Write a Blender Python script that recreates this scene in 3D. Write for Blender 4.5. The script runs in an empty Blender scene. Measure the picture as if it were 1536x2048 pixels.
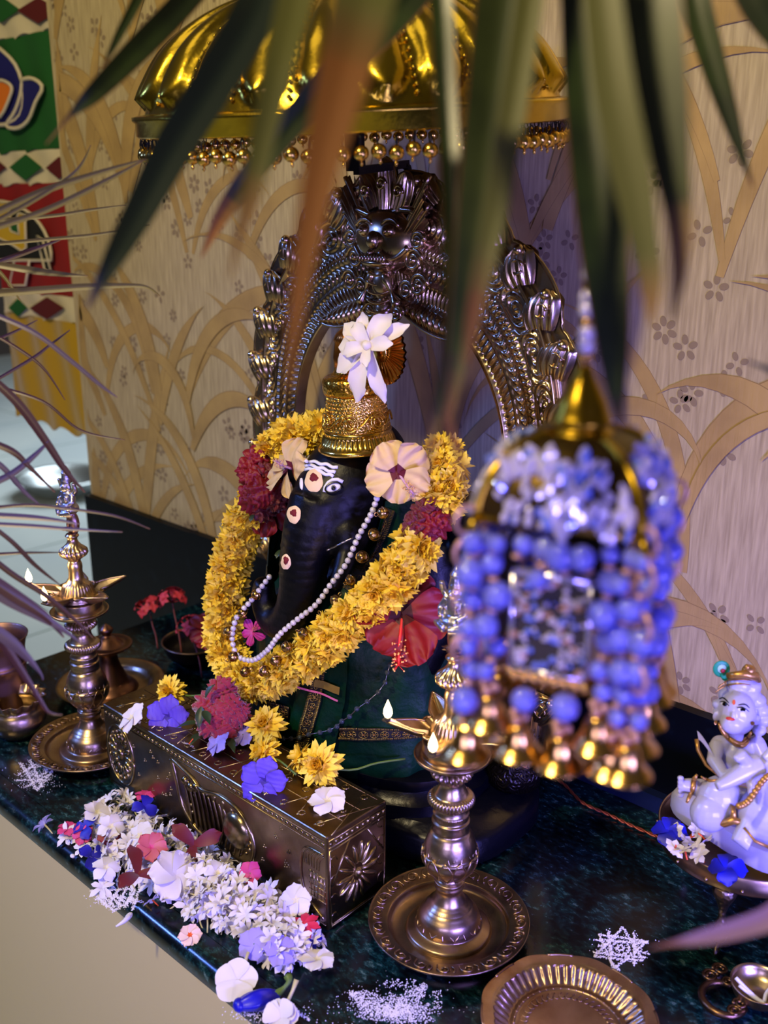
import bpy, bmesh, math, random
from math import sin, cos, pi, radians, sqrt
from mathutils import Vector as V, Matrix, Euler, Quaternion
from mathutils.bvhtree import BVHTree
random.seed(7)
SC = bpy.context.scene
COL = SC.collection

# ---------------------------------------------------------------- camera
FPX = 2000.0; PITCH = radians(17.5); YAW = radians(43); CAMH = 0.70
cd = bpy.data.cameras.new('camera'); cam = bpy.data.objects.new('camera', cd); COL.objects.link(cam)
cam.location = (0, 0, CAMH); cam.rotation_euler = (radians(90) - PITCH, 0, YAW)
cd.sensor_fit = 'VERTICAL'; cd.sensor_height = 24; cd.lens = FPX / 2048 * 24
cd.clip_start = 0.02; cd.clip_end = 60
cd.dof.use_dof = True; cd.dof.focus_distance = 1.08; cd.dof.aperture_fstop = 3.3
SC.camera = cam
SC.view_settings.view_transform = 'Standard'; SC.view_settings.look = 'None'
SC.view_settings.gamma = 1; SC.view_settings.use_curve_mapping = False
SC.view_settings.exposure = 0.0

# ---------------------------------------------------------------- world
w = bpy.data.worlds.new('world'); SC.world = w; w.use_nodes = True
nt = w.node_tree; bg = nt.nodes['Background']
tc = nt.nodes.new('ShaderNodeTexCoord'); mp = nt.nodes.new('ShaderNodeSeparateXYZ')
cr = nt.nodes.new('ShaderNodeValToRGB'); mr = nt.nodes.new('ShaderNodeMapRange')
nt.links.new(tc.outputs['Generated'], mp.inputs[0]); nt.links.new(mp.outputs['Z'], mr.inputs['Value'])
mr.inputs['From Min'].default_value = -1; mr.inputs['From Max'].default_value = 1
nt.links.new(mr.outputs[0], cr.inputs[0]); nt.links.new(cr.outputs[0], bg.inputs['Color'])
cr.color_ramp.elements[0].color = (0.10, 0.09, 0.09, 1); cr.color_ramp.elements[1].color = (0.55, 0.46, 0.36, 1)
e = cr.color_ramp.elements.new(0.5); e.color = (0.16, 0.14, 0.13, 1)
bg.inputs['Strength'].default_value = 0.16

def look_rot(loc, tgt):
    return (V(tgt) - V(loc)).to_track_quat('-Z', 'Y').to_euler()
def area(name, loc, tgt, sx, sy, power, col, spread=180):
    l = bpy.data.lights.new(name, 'AREA'); l.shape = 'RECTANGLE'; l.size = sx; l.size_y = sy
    l.energy = power; l.color = col; l.spread = radians(spread)
    o = bpy.data.objects.new(name, l); COL.objects.link(o); o.location = loc; o.rotation_euler = look_rot(loc, tgt)
    return o
# ceiling lamp, front above; violet light from the right and front; daylight in the next room
area('ceiling_lamp', (-0.52, -0.82, 1.92), (-0.9, 0.9, 0.6), 0.12, 0.12, 41, (1.0, 0.80, 0.43))
area('ceiling_panel_light', (-1.1, 0.1, 2.4), (-0.9, 0.8, 0.3), 0.7, 0.7, 2.5, (1.0, 0.82, 0.52))
area('violet_light', (0.80, 0.05, 0.38), (-0.60, 0.90, 0.02), 0.40, 0.08, 5.5, (0.27, 0.22, 1.0), 75)
area('violet_light', (0.0, -0.55, 0.45), (-0.8, 0.75, 0.15), 0.5, 0.10, 1.4, (0.44, 0.38, 1.0), 80)
area('violet_light', (0.50, 0.50, 0.22), (-0.45, 1.0, 0.20), 0.10, 0.20, 2.6, (0.20, 0.17, 1.0), 75)  # extra unseen lamp, added to tint the lower right wall violet
area('blue_edge_light', (-2.1, -0.55, 1.25), (-0.85, 0.6, 0.0), 0.12, 0.12, 3.2, (0.12, 0.24, 1.0), 60)  # unseen blue source, added for the highlight along the ledge's front edge
area('next_room_daylight', (-4.5, 4.0, 2.2), (-4.0, 3.6, -0.72), 2.5, 2.5, 150, (0.86, 0.97, 1.0))

# ---------------------------------------------------------------- helpers
def ray(px, py):
    u = (px - 768) / FPX; v = -(py - 1024) / FPX
    a = u; b = cos(PITCH) + v * sin(PITCH); c = -sin(PITCH) + v * cos(PITCH)
    return V((a * cos(YAW) - b * sin(YAW), a * sin(YAW) + b * cos(YAW), c))
EYE = V((0, 0, CAMH))
def at(px, py, z=0.0):
    r = ray(px, py); return EYE + r * ((z - CAMH) / r.z)
def onY(px, py, Y):
    r = ray(px, py); return EYE + r * (Y / r.y)
def deep(px, py, d):
    return EYE + ray(px, py) * d

def s2l(c):
    return tuple(((x / 255) / 12.92 if x / 255 <= 0.04045 else ((x / 255 + 0.055) / 1.055) ** 2.4) for x in c[:3])
MATS = {}
def mat(name, col, rough=0.5, metal=0.0, bump=None, mix=None, spec=0.5, trans=0.0, sss=0.0, emis=None, coat=0.0, alpha=1.0, sheen=0.0, ior=None):
    """col sRGB 0-255; bump=(kind,scale,strength[,dist]); mix=(col2,kind,scale,lo,hi[,stretch])"""
    if name in MATS: return MATS[name]
    m = bpy.data.materials.new(name); m.use_nodes = True; n = m.node_tree; b = n.nodes['Principled BSDF']
    b.inputs['Base Color'].default_value = (*s2l(col), 1); b.inputs['Roughness'].default_value = rough
    b.inputs['Metallic'].default_value = metal; b.inputs['Specular IOR Level'].default_value = spec
    b.inputs['Transmission Weight'].default_value = trans; b.inputs['Coat Weight'].default_value = coat
    b.inputs['Sheen Weight'].default_value = sheen
    if ior: b.inputs['IOR'].default_value = ior
    if sss:
        b.inputs['Subsurface Weight'].default_value = sss; b.inputs['Subsurface Scale'].default_value = 0.01
        b.inputs['Subsurface Radius'].default_value = (1, .8, .6)
    if emis:
        b.inputs['Emission Color'].default_value = (*s2l(emis[0]), 1); b.inputs['Emission Strength'].default_value = emis[1]
    def tex(kind, scale, stretch=None):
        t = n.nodes.new('ShaderNodeTexCoord'); q = n.nodes.new('ShaderNodeMapping')
        n.links.new(t.outputs['Object'], q.inputs[0])
        if stretch: q.inputs['Scale'].default_value = stretch
        if kind == 'noise':
            x = n.nodes.new('ShaderNodeTexNoise'); x.inputs['Scale'].default_value = scale; x.inputs['Detail'].default_value = 6; o = x.outputs['Fac']
        elif kind == 'vor':
            x = n.nodes.new('ShaderNodeTexVoronoi'); x.inputs['Scale'].default_value = scale; o = x.outputs['Distance']
        elif kind == 'wave':
            x = n.nodes.new('ShaderNodeTexWave'); x.inputs['Scale'].default_value = scale; x.inputs['Distortion'].default_value = 6
            x.inputs['Detail'].default_value = 3; o = x.outputs['Fac']
        elif kind == 'scroll':
            x = n.nodes.new('ShaderNodeTexWave'); x.wave_type = 'RINGS'; x.inputs['Scale'].default_value = scale
            x.inputs['Distortion'].default_value = 14; x.inputs['Detail'].default_value = 1; x.inputs['Detail Scale'].default_value = 1.6; o = x.outputs['Fac']
        n.links.new(q.outputs[0], x.inputs['Vector'])
        return o
    if mix:
        o = tex(mix[1], mix[2], mix[5] if len(mix) > 5 else None)
        r = n.nodes.new('ShaderNodeValToRGB'); r.color_ramp.elements[0].position = mix[3]; r.color_ramp.elements[1].position = mix[4]
        r.color_ramp.elements[0].color = (*s2l(col), 1); r.color_ramp.elements[1].color = (*s2l(mix[0]), 1)
        n.links.new(o, r.inputs[0]); n.links.new(r.outputs[0], b.inputs['Base Color'])
    if bump:
        o = tex(bump[0], bump[1], bump[4] if len(bump) > 4 else None)
        q = n.nodes.new('ShaderNodeBump'); q.inputs['Strength'].default_value = bump[2]
        q.inputs['Distance'].default_value = bump[3] if len(bump) > 3 else 0.002
        n.links.new(o, q.inputs['Height']); n.links.new(q.outputs[0], b.inputs['Normal'])
    MATS[name] = m
    return m

class M:
    """mesh collector"""
    def __init__(s): s.v = []; s.f = []; s.m = []
    def add(s, vs, fs, mi=0, T=None):
        o = len(s.v)
        s.v += [(T @ V(p)) if T else V(p) for p in vs]
        s.f += [tuple(i + o for i in f) for f in fs]; s.m += [mi] * len(fs); return s
    def merge(s, other, T=None, mi=None):
        o = len(s.v); s.v += [(T @ p) if T else p.copy() for p in other.v]
        s.f += [tuple(i + o for i in f) for f in other.f]; s.m += [mi if mi is not None else k for k in other.m]; return s
    def box(s, lo, hi, mi=0, T=None):
        x0, y0, z0 = lo; x1, y1, z1 = hi
        return s.add([(x0,y0,z0),(x1,y0,z0),(x1,y1,z0),(x0,y1,z0),(x0,y0,z1),(x1,y0,z1),(x1,y1,z1),(x0,y1,z1)],
                     [(0,3,2,1),(4,5,6,7),(0,1,5,4),(1,2,6,5),(2,3,7,6),(3,0,4,7)], mi, T)
    def grid(s, fn, nu, nv, mi=0, T=None, cu=False, cv=False):
        vs = [fn(i / nu, j / nv) for i in range(nu + (0 if cu else 1)) for j in range(nv + (0 if cv else 1))]
        W = nv + (0 if cv else 1); U = nu + (0 if cu else 1); fs = []
        for i in range(nu):
            for j in range(nv):
                a = i * W + j; b = ((i + 1) % U) * W + j; c = ((i + 1) % U) * W + (j + 1) % W; d = i * W + (j + 1) % W
                fs.append((a, b, c, d))
        return s.add(vs, fs, mi, T)
    def lathe(s, prof, seg=48, mi=0, T=None, caps=True):
        """prof rows (r,z[,amp,n,twist])"""
        vs = []; fs = []
        for p in prof:
            for k in range(seg):
                a = 2 * pi * k / seg; r = p[0]
                if len(p) > 2: r *= 1 + p[2] * cos(p[3] * a + (p[4] if len(p) > 4 else 0))
                vs.append((r * cos(a), r * sin(a), p[1]))
        for i in range(len(prof) - 1):
            for k in range(seg):
                a = i * seg + k; b = i * seg + (k + 1) % seg; fs.append((a, b, b + seg, a + seg))
        if caps:
            fs.append(tuple(reversed(range(seg)))); fs.append(tuple(range((len(prof) - 1) * seg, len(prof) * seg)))
        return s.add(vs, fs, mi, T)
    def ell(s, c, r, seg=16, rings=10, mi=0, R=None):
        r = (r, r, r) if not hasattr(r, '__len__') else r
        T = Matrix.Translation(V(c)) @ ((R.to_matrix().to_4x4() if R else Matrix.Identity(4)) @ Matrix.Diagonal((*r, 1)))
        vs = [(0, 0, -1)]
        for i in range(1, rings):
            t = -pi / 2 + pi * i / rings
            for k in range(seg): vs.append((cos(t) * cos(2*pi*k/seg), cos(t) * sin(2*pi*k/seg), sin(t)))
        vs.append((0, 0, 1)); fs = []
        for k in range(seg):
            fs.append((0, 1 + (k + 1) % seg, 1 + k))
            e = 1 + (rings - 2) * seg; fs.append((e + k, e + (k + 1) % seg, len(vs) - 1))
        for i in range(rings - 2):
            for k in range(seg):
                a = 1 + i * seg + k; b = 1 + i * seg + (k + 1) % seg; fs.append((a, b, b + seg, a + seg))
        return s.add(vs, fs, mi, T)
    def tube(s, pts, rad, seg=8, mi=0, flat=1.0, up=None, closed=False):
        pts = [V(p) for p in pts]; n = len(pts)
        rad = [rad] * n if not hasattr(rad, '__len__') else rad
        vs = []; fs = []; pn = None
        for i, p in enumerate(pts):
            if closed: t = pts[(i + 1) % n] - pts[i - 1]
            else: t = pts[min(i + 1, n - 1)] - pts[max(i - 1, 0)]
            t = t.normalized() if t.length > 1e-9 else V((0, 0, 1))
            if up is not None: nn = V(up) - t * V(up).dot(t)
            elif pn is None: nn = t.orthogonal()
            else: nn = pn - t * pn.dot(t)
            if nn.length < 1e-6: nn = t.orthogonal()
            nn.normalize(); pn = nn; bb = t.cross(nn)
            for k in range(seg):
                a = 2 * pi * k / seg; vs.append(p + nn * (cos(a) * rad[i] * flat) + bb * (sin(a) * rad[i]))
        R = n if closed else n - 1
        for i in range(R):
            for k in range(seg):
                a = i * seg + k; b = i * seg + (k + 1) % seg; c = ((i + 1) % n) * seg + (k + 1) % seg; d = ((i + 1) % n) * seg + k
                fs.append((a, b, c, d))
        if not closed: fs.append(tuple(reversed(range(seg)))); fs.append(tuple(range((n - 1) * seg, n * seg)))
        return s.add(vs, fs, mi)
    def plate(s, poly, h0, h1, fr, mi=0):
        """prism of 2-D polygon; fr(x,y,h)->V"""
        n = len(poly); vs = [fr(x, y, h0) for x, y in poly] + [fr(x, y, h1) for x, y in poly]
        return s.add(vs, [tuple(range(n, 2 * n)), tuple(reversed(range(n)))] + [(i, (i + 1) % n, n + (i + 1) % n, n + i) for i in range(n)], mi)
    def mesh(s, name='m', smooth=True):
        me = bpy.data.meshes.new(name); me.from_pydata([tuple(p) for p in s.v], [], s.f)
        for i, p in enumerate(me.polygons): p.material_index = s.m[i]; p.use_smooth = smooth
        me.update(); return me

def obj(name, mb, mats, parent=None, smooth=True, loc=None, rot=None, kind=None, sharp=None, label=None):
    me = mb.mesh(name, smooth) if isinstance(mb, M) else mb
    for m in (mats if isinstance(mats, (list, tuple)) else [mats]): me.materials.append(m)
    if sharp and smooth:
        try: me.set_sharp_from_angle(angle=radians(sharp))
        except Exception: pass
    o = bpy.data.objects.new(name, me); COL.objects.link(o)
    if parent: o.parent = parent
    if loc is not None: o.location = loc
    if rot is not None:
        if isinstance(rot, Quaternion): o.rotation_mode = 'QUATERNION'; o.rotation_quaternion = rot
        else: o.rotation_euler = rot
    if kind: o['kind'] = kind
    if label: o['label'] = label
    return o
def tag(o, label, cat, group=None, kind=None):
    o['label'] = label; o['category'] = cat
    if group: o['group'] = group
    if kind: o['kind'] = kind
    return o
def thing(name, label, cat, loc=(0, 0, 0), rot=None, group=None, scale=None):
    o = bpy.data.objects.new(name, None); COL.objects.link(o); o.location = loc; o.empty_display_size = 0.02
    if rot is not None:
        if isinstance(rot, Quaternion): o.rotation_mode = 'QUATERNION'; o.rotation_quaternion = rot
        else: o.rotation_euler = rot
    if scale: o.scale = (scale,) * 3
    return tag(o, label, cat, group)
def dup(o, parent=None):
    c = o.copy(); COL.objects.link(c)
    if parent: c.parent = parent
    for ch in list(o.children): dup(ch, c)
    return c
def settle(o, loc, q=None, scale=None):
    o.location = loc
    if q is not None: o.rotation_mode = 'QUATERNION'; o.rotation_quaternion = q
    if scale: o.scale = (scale,) * 3
    return o
def facing(n, spin=0.0):
    return V(n).normalized().to_track_quat('Z', 'Y') @ Quaternion((0, 0, 1), spin)
def sculpt(mb, vox, smooth=4, fac=0.6):
    """fuse overlapping solids into one continuous skin"""
    o = bpy.data.objects.new('tmp', mb.mesh()); COL.objects.link(o)
    r = o.modifiers.new('r', 'REMESH'); r.mode = 'VOXEL'; r.voxel_size = vox
    s = o.modifiers.new('s', 'SMOOTH'); s.iterations = smooth; s.factor = fac
    dg = bpy.context.evaluated_depsgraph_get(); dg.update()
    me = bpy.data.meshes.new_from_object(o.evaluated_get(dg)); bpy.data.objects.remove(o)
    for p in me.polygons: p.use_smooth = True
    me.materials.clear()
    return me
def bvh(me, off=V((0, 0, 0))):
    return BVHTree.FromPolygons([v.co + off for v in me.vertices], [tuple(p.vertices) for p in me.polygons])
def spl(pts, n):
    """Catmull-Rom through points (any dimension)"""
    P = [tuple(p) for p in pts]; out = []; k = len(P) - 1
    for i in range(n + 1):
        t = i / n * k; j = min(int(t), k - 1); u = t - j
        a, b, c, d = P[max(j - 1, 0)], P[j], P[j + 1], P[min(j + 2, k)]
        out.append(tuple(0.5 * ((2 * b[q]) + (-a[q] + c[q]) * u + (2*a[q] - 5*b[q] + 4*c[q] - d[q]) * u*u + (-a[q] + 3*b[q] - 3*c[q] + d[q]) * u**3) for q in range(len(b))))
    return out
def petal(mb, L, W, cup=0.2, droop=0.2, fold=0.2, ruf=0.0, shape='round', mi=0, T=None, nu=6, nv=4, base=0.15, mi0=None, split=0.25, ph=0.0, tip=0.0):
    def w(u):
        if shape == 'round': return base + (1 - base) * sin(pi * min(1, u * 0.62 + 0.06)) ** 1.0 * (1 if u < .8 else sqrt(max(0, 1 - ((u - .8) / .2) ** 2)) * .75 + .25 * (1 - (u - .8) / .2) + tip)
        if shape == 'fan': return base + (1 - base) * sin(pi / 2 * min(1, u * 1.32)) ** 1.15 * (1 if u < .72 else 1 - .5 * ((u - .72) / .28) ** 2.2)
        return base + (1 - base) * sin(pi * min(1.0, u ** 0.8)) + 0.02
    def fn(u, v):
        s_ = v * 2 - 1; ww = w(u) * W / 2
        r = L * u * (1 - 0.10 * abs(s_) ** 2 * (u > .7))
        z = cup * L * u - droop * L * u * u + fold * ww * s_ * s_ + ruf * L * u * u * sin(s_ * 9 + ph + u * 4)
        return V((r, s_ * ww, z))
    if mi0 is None: mb.grid(fn, nu, nv, mi, T)
    else:
        k = max(1, int(nu * split))
        mb.grid(lambda u, v: fn(u * k / nu, v), k, nv, mi0, T); mb.grid(lambda u, v: fn(k / nu + u * (1 - k / nu), v), nu - k, nv, mi, T)
RZ = lambda a: Matrix.Rotation(a, 4, 'Z')
RY = lambda a: Matrix.Rotation(a, 4, 'Y')
RX = lambda a: Matrix.Rotation(a, 4, 'X')
TR = lambda x, y, z: Matrix.Translation((x, y, z))

# ---------------------------------------------------------------- materials
BRASS = mat('aged_brass', (186, 164, 132), 0.30, 1.0, bump=('noise', 160, 0.10), mix=((122, 100, 82), 'noise', 26, 0.42, 0.75))
BRASSE = mat('engraved_brass', (178, 154, 124), 0.32, 1.0, bump=('noise', 130, 0.12, 0.0015), mix=((112, 90, 76), 'noise', 30, 0.4, 0.75))
SILV = mat('worn_silver', (176, 170, 176), 0.35, 1.0, bump=('vor', 220, 0.5, 0.001))
GOLD = mat('gold_plate', (222, 182, 84), 0.22, 1.0, bump=('noise', 90, 0.25))
GOLDU = mat('hammered_gold', (198, 168, 48), 0.22, 1.0, bump=('noise', 60, 0.25, 0.003), mix=((120, 96, 26), 'noise', 14, 0.45, 0.8))
GOLDE = mat('embossed_gold', (226, 184, 84), 0.26, 1.0, bump=('vor', 480, 0.6, 0.001))
BRONZE = mat('arch_bronze', (206, 182, 144), 0.24, 1.0, bump=('noise', 60, 0.12, 0.0015), mix=((128, 106, 72), 'noise', 18, 0.38, 0.72))
BOXM = mat('repousse_brass', (142, 124, 92), 0.30, 1.0, bump=('noise', 45, 0.45, 0.002), mix=((84, 66, 54), 'noise', 16, 0.4, 0.7))
COPPER = mat('dull_copper', (140, 108, 96), 0.42, 1.0, bump=('noise', 60, 0.15))
STONE = mat('black_stone', (2, 2, 5), 0.42, 0.0, bump=('noise', 90, 0.5, 0.002), spec=0.22)
GLOSSB = mat('oiled_black_stone', (3, 4, 10), 0.32, 0.0, bump=('noise', 55, 0.4, 0.003), spec=0.25)
BLACKM = mat('black_iron', (12, 12, 12), 0.4, 0.6)
WHITEP = mat('white_petal', (226, 222, 226), 0.6, sss=0.15)
CREAMP = mat('cream_petal', (226, 194, 134), 0.6, sss=0.15, bump=('wave', 40, 0.25, 0.001))
YEL = mat('yellow_petal', (246, 208, 40), 0.6, sss=0.1, mix=((252, 226, 84), 'noise', 60, 0.35, 0.7))
YELD = mat('deep_yellow_petal', (244, 196, 34), 0.6, sss=0.1)
MAROON = mat('maroon_petal', (100, 6, 20), 0.55, sheen=0.2)
CRIM = mat('crimson_petal', (128, 6, 20), 0.55)
PINK = mat('pink_petal', (212, 62, 122), 0.55, sss=0.1)
ROSE = mat('rose_petal', (196, 92, 112), 0.55)
BLUEP = mat('blue_pea_petal', (24, 22, 160), 0.5)
VIOL = mat('violet_petal', (92, 66, 190), 0.6, bump=('wave', 60, 0.3, 0.001))
GREENST = mat('green_stem', (92, 120, 52), 0.5)
PALEST = mat('pale_stem', (198, 192, 140), 0.5)
ORST = mat('orange_stem', (226, 84, 22), 0.5)
DKLEAF = mat('dark_leaf', (36, 58, 28), 0.45)
POWDER = mat('white_powder', (236, 234, 240), 0.95)
# ================================================================ SETTING
WALLY = 1.0
# green marble ledge
gm = bpy.data.materials.new('green_marble'); gm.use_nodes = True; n = gm.node_tree; b = n.nodes['Principled BSDF']
def NN(t): return n.nodes.new(t)
t_ = NN('ShaderNodeTexCoord'); m1 = NN('ShaderNodeMapping'); m1.inputs['Scale'].default_value = (1, 1.7, 1); m1.inputs['Rotation'].default_value = (0, 0, 0.5)
n1 = NN('ShaderNodeTexNoise'); n1.inputs['Scale'].default_value = 85; n1.inputs['Detail'].default_value = 9; n1.inputs['Roughness'].default_value = .72
n2 = NN('ShaderNodeTexNoise'); n2.inputs['Scale'].default_value = 9; n2.inputs['Detail'].default_value = 6; n2.inputs['Distortion'].default_value = 1.6
r1 = NN('ShaderNodeValToRGB'); r1.color_ramp.elements[0].position = .46; r1.color_ramp.elements[1].position = .74
r1.color_ramp.elements[0].color = (*s2l((4, 18, 24)), 1); r1.color_ramp.elements[1].color = (*s2l((120, 150, 145)), 1)
q_ = r1.color_ramp.elements.new(.58); q_.color = (*s2l((20, 60, 62)), 1)
r2 = NN('ShaderNodeValToRGB'); r2.color_ramp.elements[0].position = .38; r2.color_ramp.elements[1].position = .64
r2.color_ramp.elements[0].color = (.10, .10, .14, 1); r2.color_ramp.elements[1].color = (1, 1, 1, 1)
mx = NN('ShaderNodeMix'); mx.data_type = 'RGBA'; mx.blend_type = 'MULTIPLY'; mx.inputs['Factor'].default_value = 1
n.links.new(t_.outputs['Object'], m1.inputs[0]); n.links.new(m1.outputs[0], n1.inputs['Vector']); n.links.new(t_.outputs['Object'], n2.inputs['Vector'])
n.links.new(n1.outputs['Fac'], r1.inputs[0]); n.links.new(n2.outputs['Fac'], r2.inputs[0])
n.links.new(r1.outputs[0], mx.inputs[6]); n.links.new(r2.outputs[0], mx.inputs[7]); n.links.new(mx.outputs[2], b.inputs['Base Color'])
b.inputs['Roughness'].default_value = .22; b.inputs['Specular IOR Level'].default_value = .5
SX0, SX1, SY0 = -1.385, 0.45, 0.453
m = M()
prof = [(0.481, 0.0)] + [(SY0 + 0.014 - 0.014 * sin(a), -0.014 + 0.014 * cos(a)) for a in [pi / 2 * k / 8 for k in range(9)]] + [(SY0, -0.022), (SY0 + .006, -0.032), (0.481, -0.034)]
npf = len(prof)
m.add([(SX0, y, z) for y, z in prof] + [(SX1, y, z) for y, z in prof], [(i, i + 1, npf + i + 1, npf + i) for i in range(npf - 1)] + [tuple(reversed(range(npf))), tuple(range(npf, 2 * npf)), (npf - 1, 0, npf, 2 * npf - 1)])
slab = thing('marble_ledge', 'dark green marble ledge with rounded front edge carrying the lamps, box and statues', 'ledge', (0, 0, 0))
obj('front_nosing', m, gm, slab, sharp=40)
m = M(); m.box((SX0, 0.4818, -0.034), (SX1, 0.985, -0.0002)); obj('slab', m, gm, slab, smooth=False)
CREAMC = mat('cream_cabinet_front', (204, 190, 136), 0.5, bump=('noise', 8, 0.05))
m = M(); m.box((SX0 + .01, 0.474, -0.72), (SX1, 0.97, -0.0345)); cab = obj('ledge_base', m, CREAMC, smooth=False)
tag(cab, 'plain cream base panel below the green marble ledge', 'cabinet')
m = M(); m.box((-9, -2, -0.76), (2.5, 9, -0.7202)); FL = mat('pale_floor_tile', (198, 208, 212), 0.25, mix=((184, 196, 204), 'noise', 1.5, .4, .6))
obj('floor', m, FL, smooth=False, kind='structure')
m = M()
for k in range(9):
    m.box((-9, 1.6 + k * .8, -0.7201), (0, 1.606 + k * .8, -0.7185)); m.box((-8.6 + k * .8, 1.2, -0.7201), (-8.594 + k * .8, 9, -0.7186))
obj('trim_1', m, mat('tile_joint', (120, 140, 140), .6), smooth=False, kind='structure')
m = M(); m.box((-9, 9, -0.72), (2.5, 9.1, 2.6)); obj('wall_far', m, mat('pale_blue_paint', (176, 202, 206), .8), smooth=False, kind='structure')
# wallpapered wall with its embossed pattern as low relief
wp = bpy.data.materials.new('wallpaper'); wp.use_nodes = True; n = wp.node_tree; b = n.nodes['Principled BSDF']
t_ = NN('ShaderNodeTexCoord'); m1 = NN('ShaderNodeMapping'); m1.inputs['Scale'].default_value = (1, 1, 0.07)
n1 = NN('ShaderNodeTexNoise'); n1.inputs['Scale'].default_value = 260; n1.inputs['Detail'].default_value = 5
r1 = NN('ShaderNodeValToRGB'); r1.color_ramp.elements[0].position = .3; r1.color_ramp.elements[1].position = .7
r1.color_ramp.elements[0].color = (*s2l((150, 136, 100)), 1); r1.color_ramp.elements[1].color = (*s2l((184, 170, 128)), 1)
bp = NN('ShaderNodeBump'); bp.inputs['Strength'].default_value = .35; bp.inputs['Distance'].default_value = .001
n.links.new(t_.outputs['Object'], m1.inputs[0]); n.links.new(m1.outputs[0], n1.inputs['Vector']); n.links.new(n1.outputs['Fac'], r1.inputs[0])
n.links.new(r1.outputs[0], b.inputs['Base Color']); n.links.new(n1.outputs['Fac'], bp.inputs['Height']); n.links.new(bp.outputs[0], b.inputs['Normal'])
b.inputs['Roughness'].default_value = .5
VINE = mat('gold_vine_print', (188, 160, 98), 0.34, 0.2, mix=((160, 134, 84), 'noise', 14, .35, .7), bump=('noise', 220, 0.5, 0.001, (1, 1, .1)))
VEDGE = mat('vine_outline_print', (140, 114, 68), 0.5)
FLW = mat('flower_print', (134, 118, 90), 0.45, bump=('noise', 300, 0.3, 0.001))
m = M(); m.box((-1.73, WALLY, -0.5), (0.35, WALLY + .12, 1.5), 0)
rw = random.Random(3)
lay = [0]
def vine(x, z, ang, L, W, bend, T=None):
    lay[0] += 1; h = .0004 + (lay[0] % 40) * .00004
    pts = []; a = ang; px_, pz = x, z; N = 18
    for i in range(N + 1):
        pts.append((px_, pz, a)); a += bend / N * (0.4 + 1.6 * i / N); px_ = max(-1.725 + W * .5, px_ + sin(a) * L / N); pz += cos(a) * L / N
    for wd, hh, mi in ((1.0, h, 2), (0.93, h + .00003, 1)):
        vs = []
        for i, (qx, qz, qa) in enumerate(pts):
            u = i / N; ww = W * wd * (0.28 + .72 * sin(pi * min(1, u * 1.05 + .04)) ** .8) * (1 if u < .75 else (1 - (u - .75) / .25) ** .7 + .001)
            vs += [(max(-1.7295, qx - cos(qa) * ww / 2), WALLY - hh, qz + sin(qa) * ww / 2), (max(-1.7295, qx + cos(qa) * ww / 2), WALLY - hh, qz - sin(qa) * ww / 2)]
        m.add(vs, [(2*i, 2*i+1, 2*i+3, 2*i+2) for i in range(N)], mi)
def flower_print(x, z, s):
    k = rw.choice((4, 5, 5, 6)); a0 = rw.random() * 6
    for i in range(k):
        a = a0 + 2 * pi * i / k; cx, cz = x + cos(a) * s * .62, z + sin(a) * s * .62; N = 12
        vs = []
        for j in range(N):
            t = 2 * pi * j / N; u, v = s * .36 * cos(t), s * .25 * sin(t)
            vs.append((cx + u * cos(a) - v * sin(a), WALLY - .0004, cz + u * sin(a) + v * cos(a)))
        m.add(vs, [tuple(range(N))], 3)
xs = -1.68
while xs < 0.3:
    for z0 in (0.12, 0.42, 0.74, 1.05):
        bx = xs + rw.uniform(-.05, .05)
        for k in range(rw.choice((3, 4, 5))):
            sg = rw.choice((-1, 1)); vine(bx + rw.uniform(-.015, .015), z0 + rw.uniform(-.06, .06) - .08, sg * rw.uniform(.02, .5), rw.uniform(.26, .5), rw.uniform(.014, .038), sg * rw.uniform(.2, 2.3))
    xs += .17
for k in range(620): flower_print(rw.uniform(-1.72, .3), rw.uniform(.13, 1.2), rw.uniform(.011, .016))
obj('wall_back', m, [wp, VINE, VEDGE, FLW], smooth=False, kind='structure')
SKM = mat('skirting_marble', (3, 6, 12), 0.4, spec=.15, mix=((10, 20, 28), 'noise', 40, .55, .8))
m = M(); m.box((-1.73, .985, -0.5), (SX0, .9998, .136)); m.box((SX0, .985, -0.033), (.35, .9998, .138))
obj('baseboard_back', m, SKM, smooth=False, kind='structure')
m = M(); m.box((-0.62, .972, 0.0), (.35, .9848, .022)); obj('trim_2', m, mat('blue_dark_tile', (14, 24, 48), .3), smooth=False, kind='structure')
# steel basin on the floor of the next room
c = at(128, 985, -0.72)
bt = thing('steel_basin', 'shiny steel basin on the pale floor behind the wallpapered wall', 'basin', c)
m = M(); m.lathe(spl([(.13, .0), (.16, .02), (.2, .07), (.215, .085), (.205, .086), (.15, .03), (.10, .012), (.001, .012)], 24), 40); obj('bowl', m, mat('steel', (190, 198, 204), .4, 1.0), bt)
m = M(); m.lathe([(.215, .083), (.232, .085), (.232, .09), (.215, .09)], 40, caps=False); obj('rim', m, MATS['steel'], bt)
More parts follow.
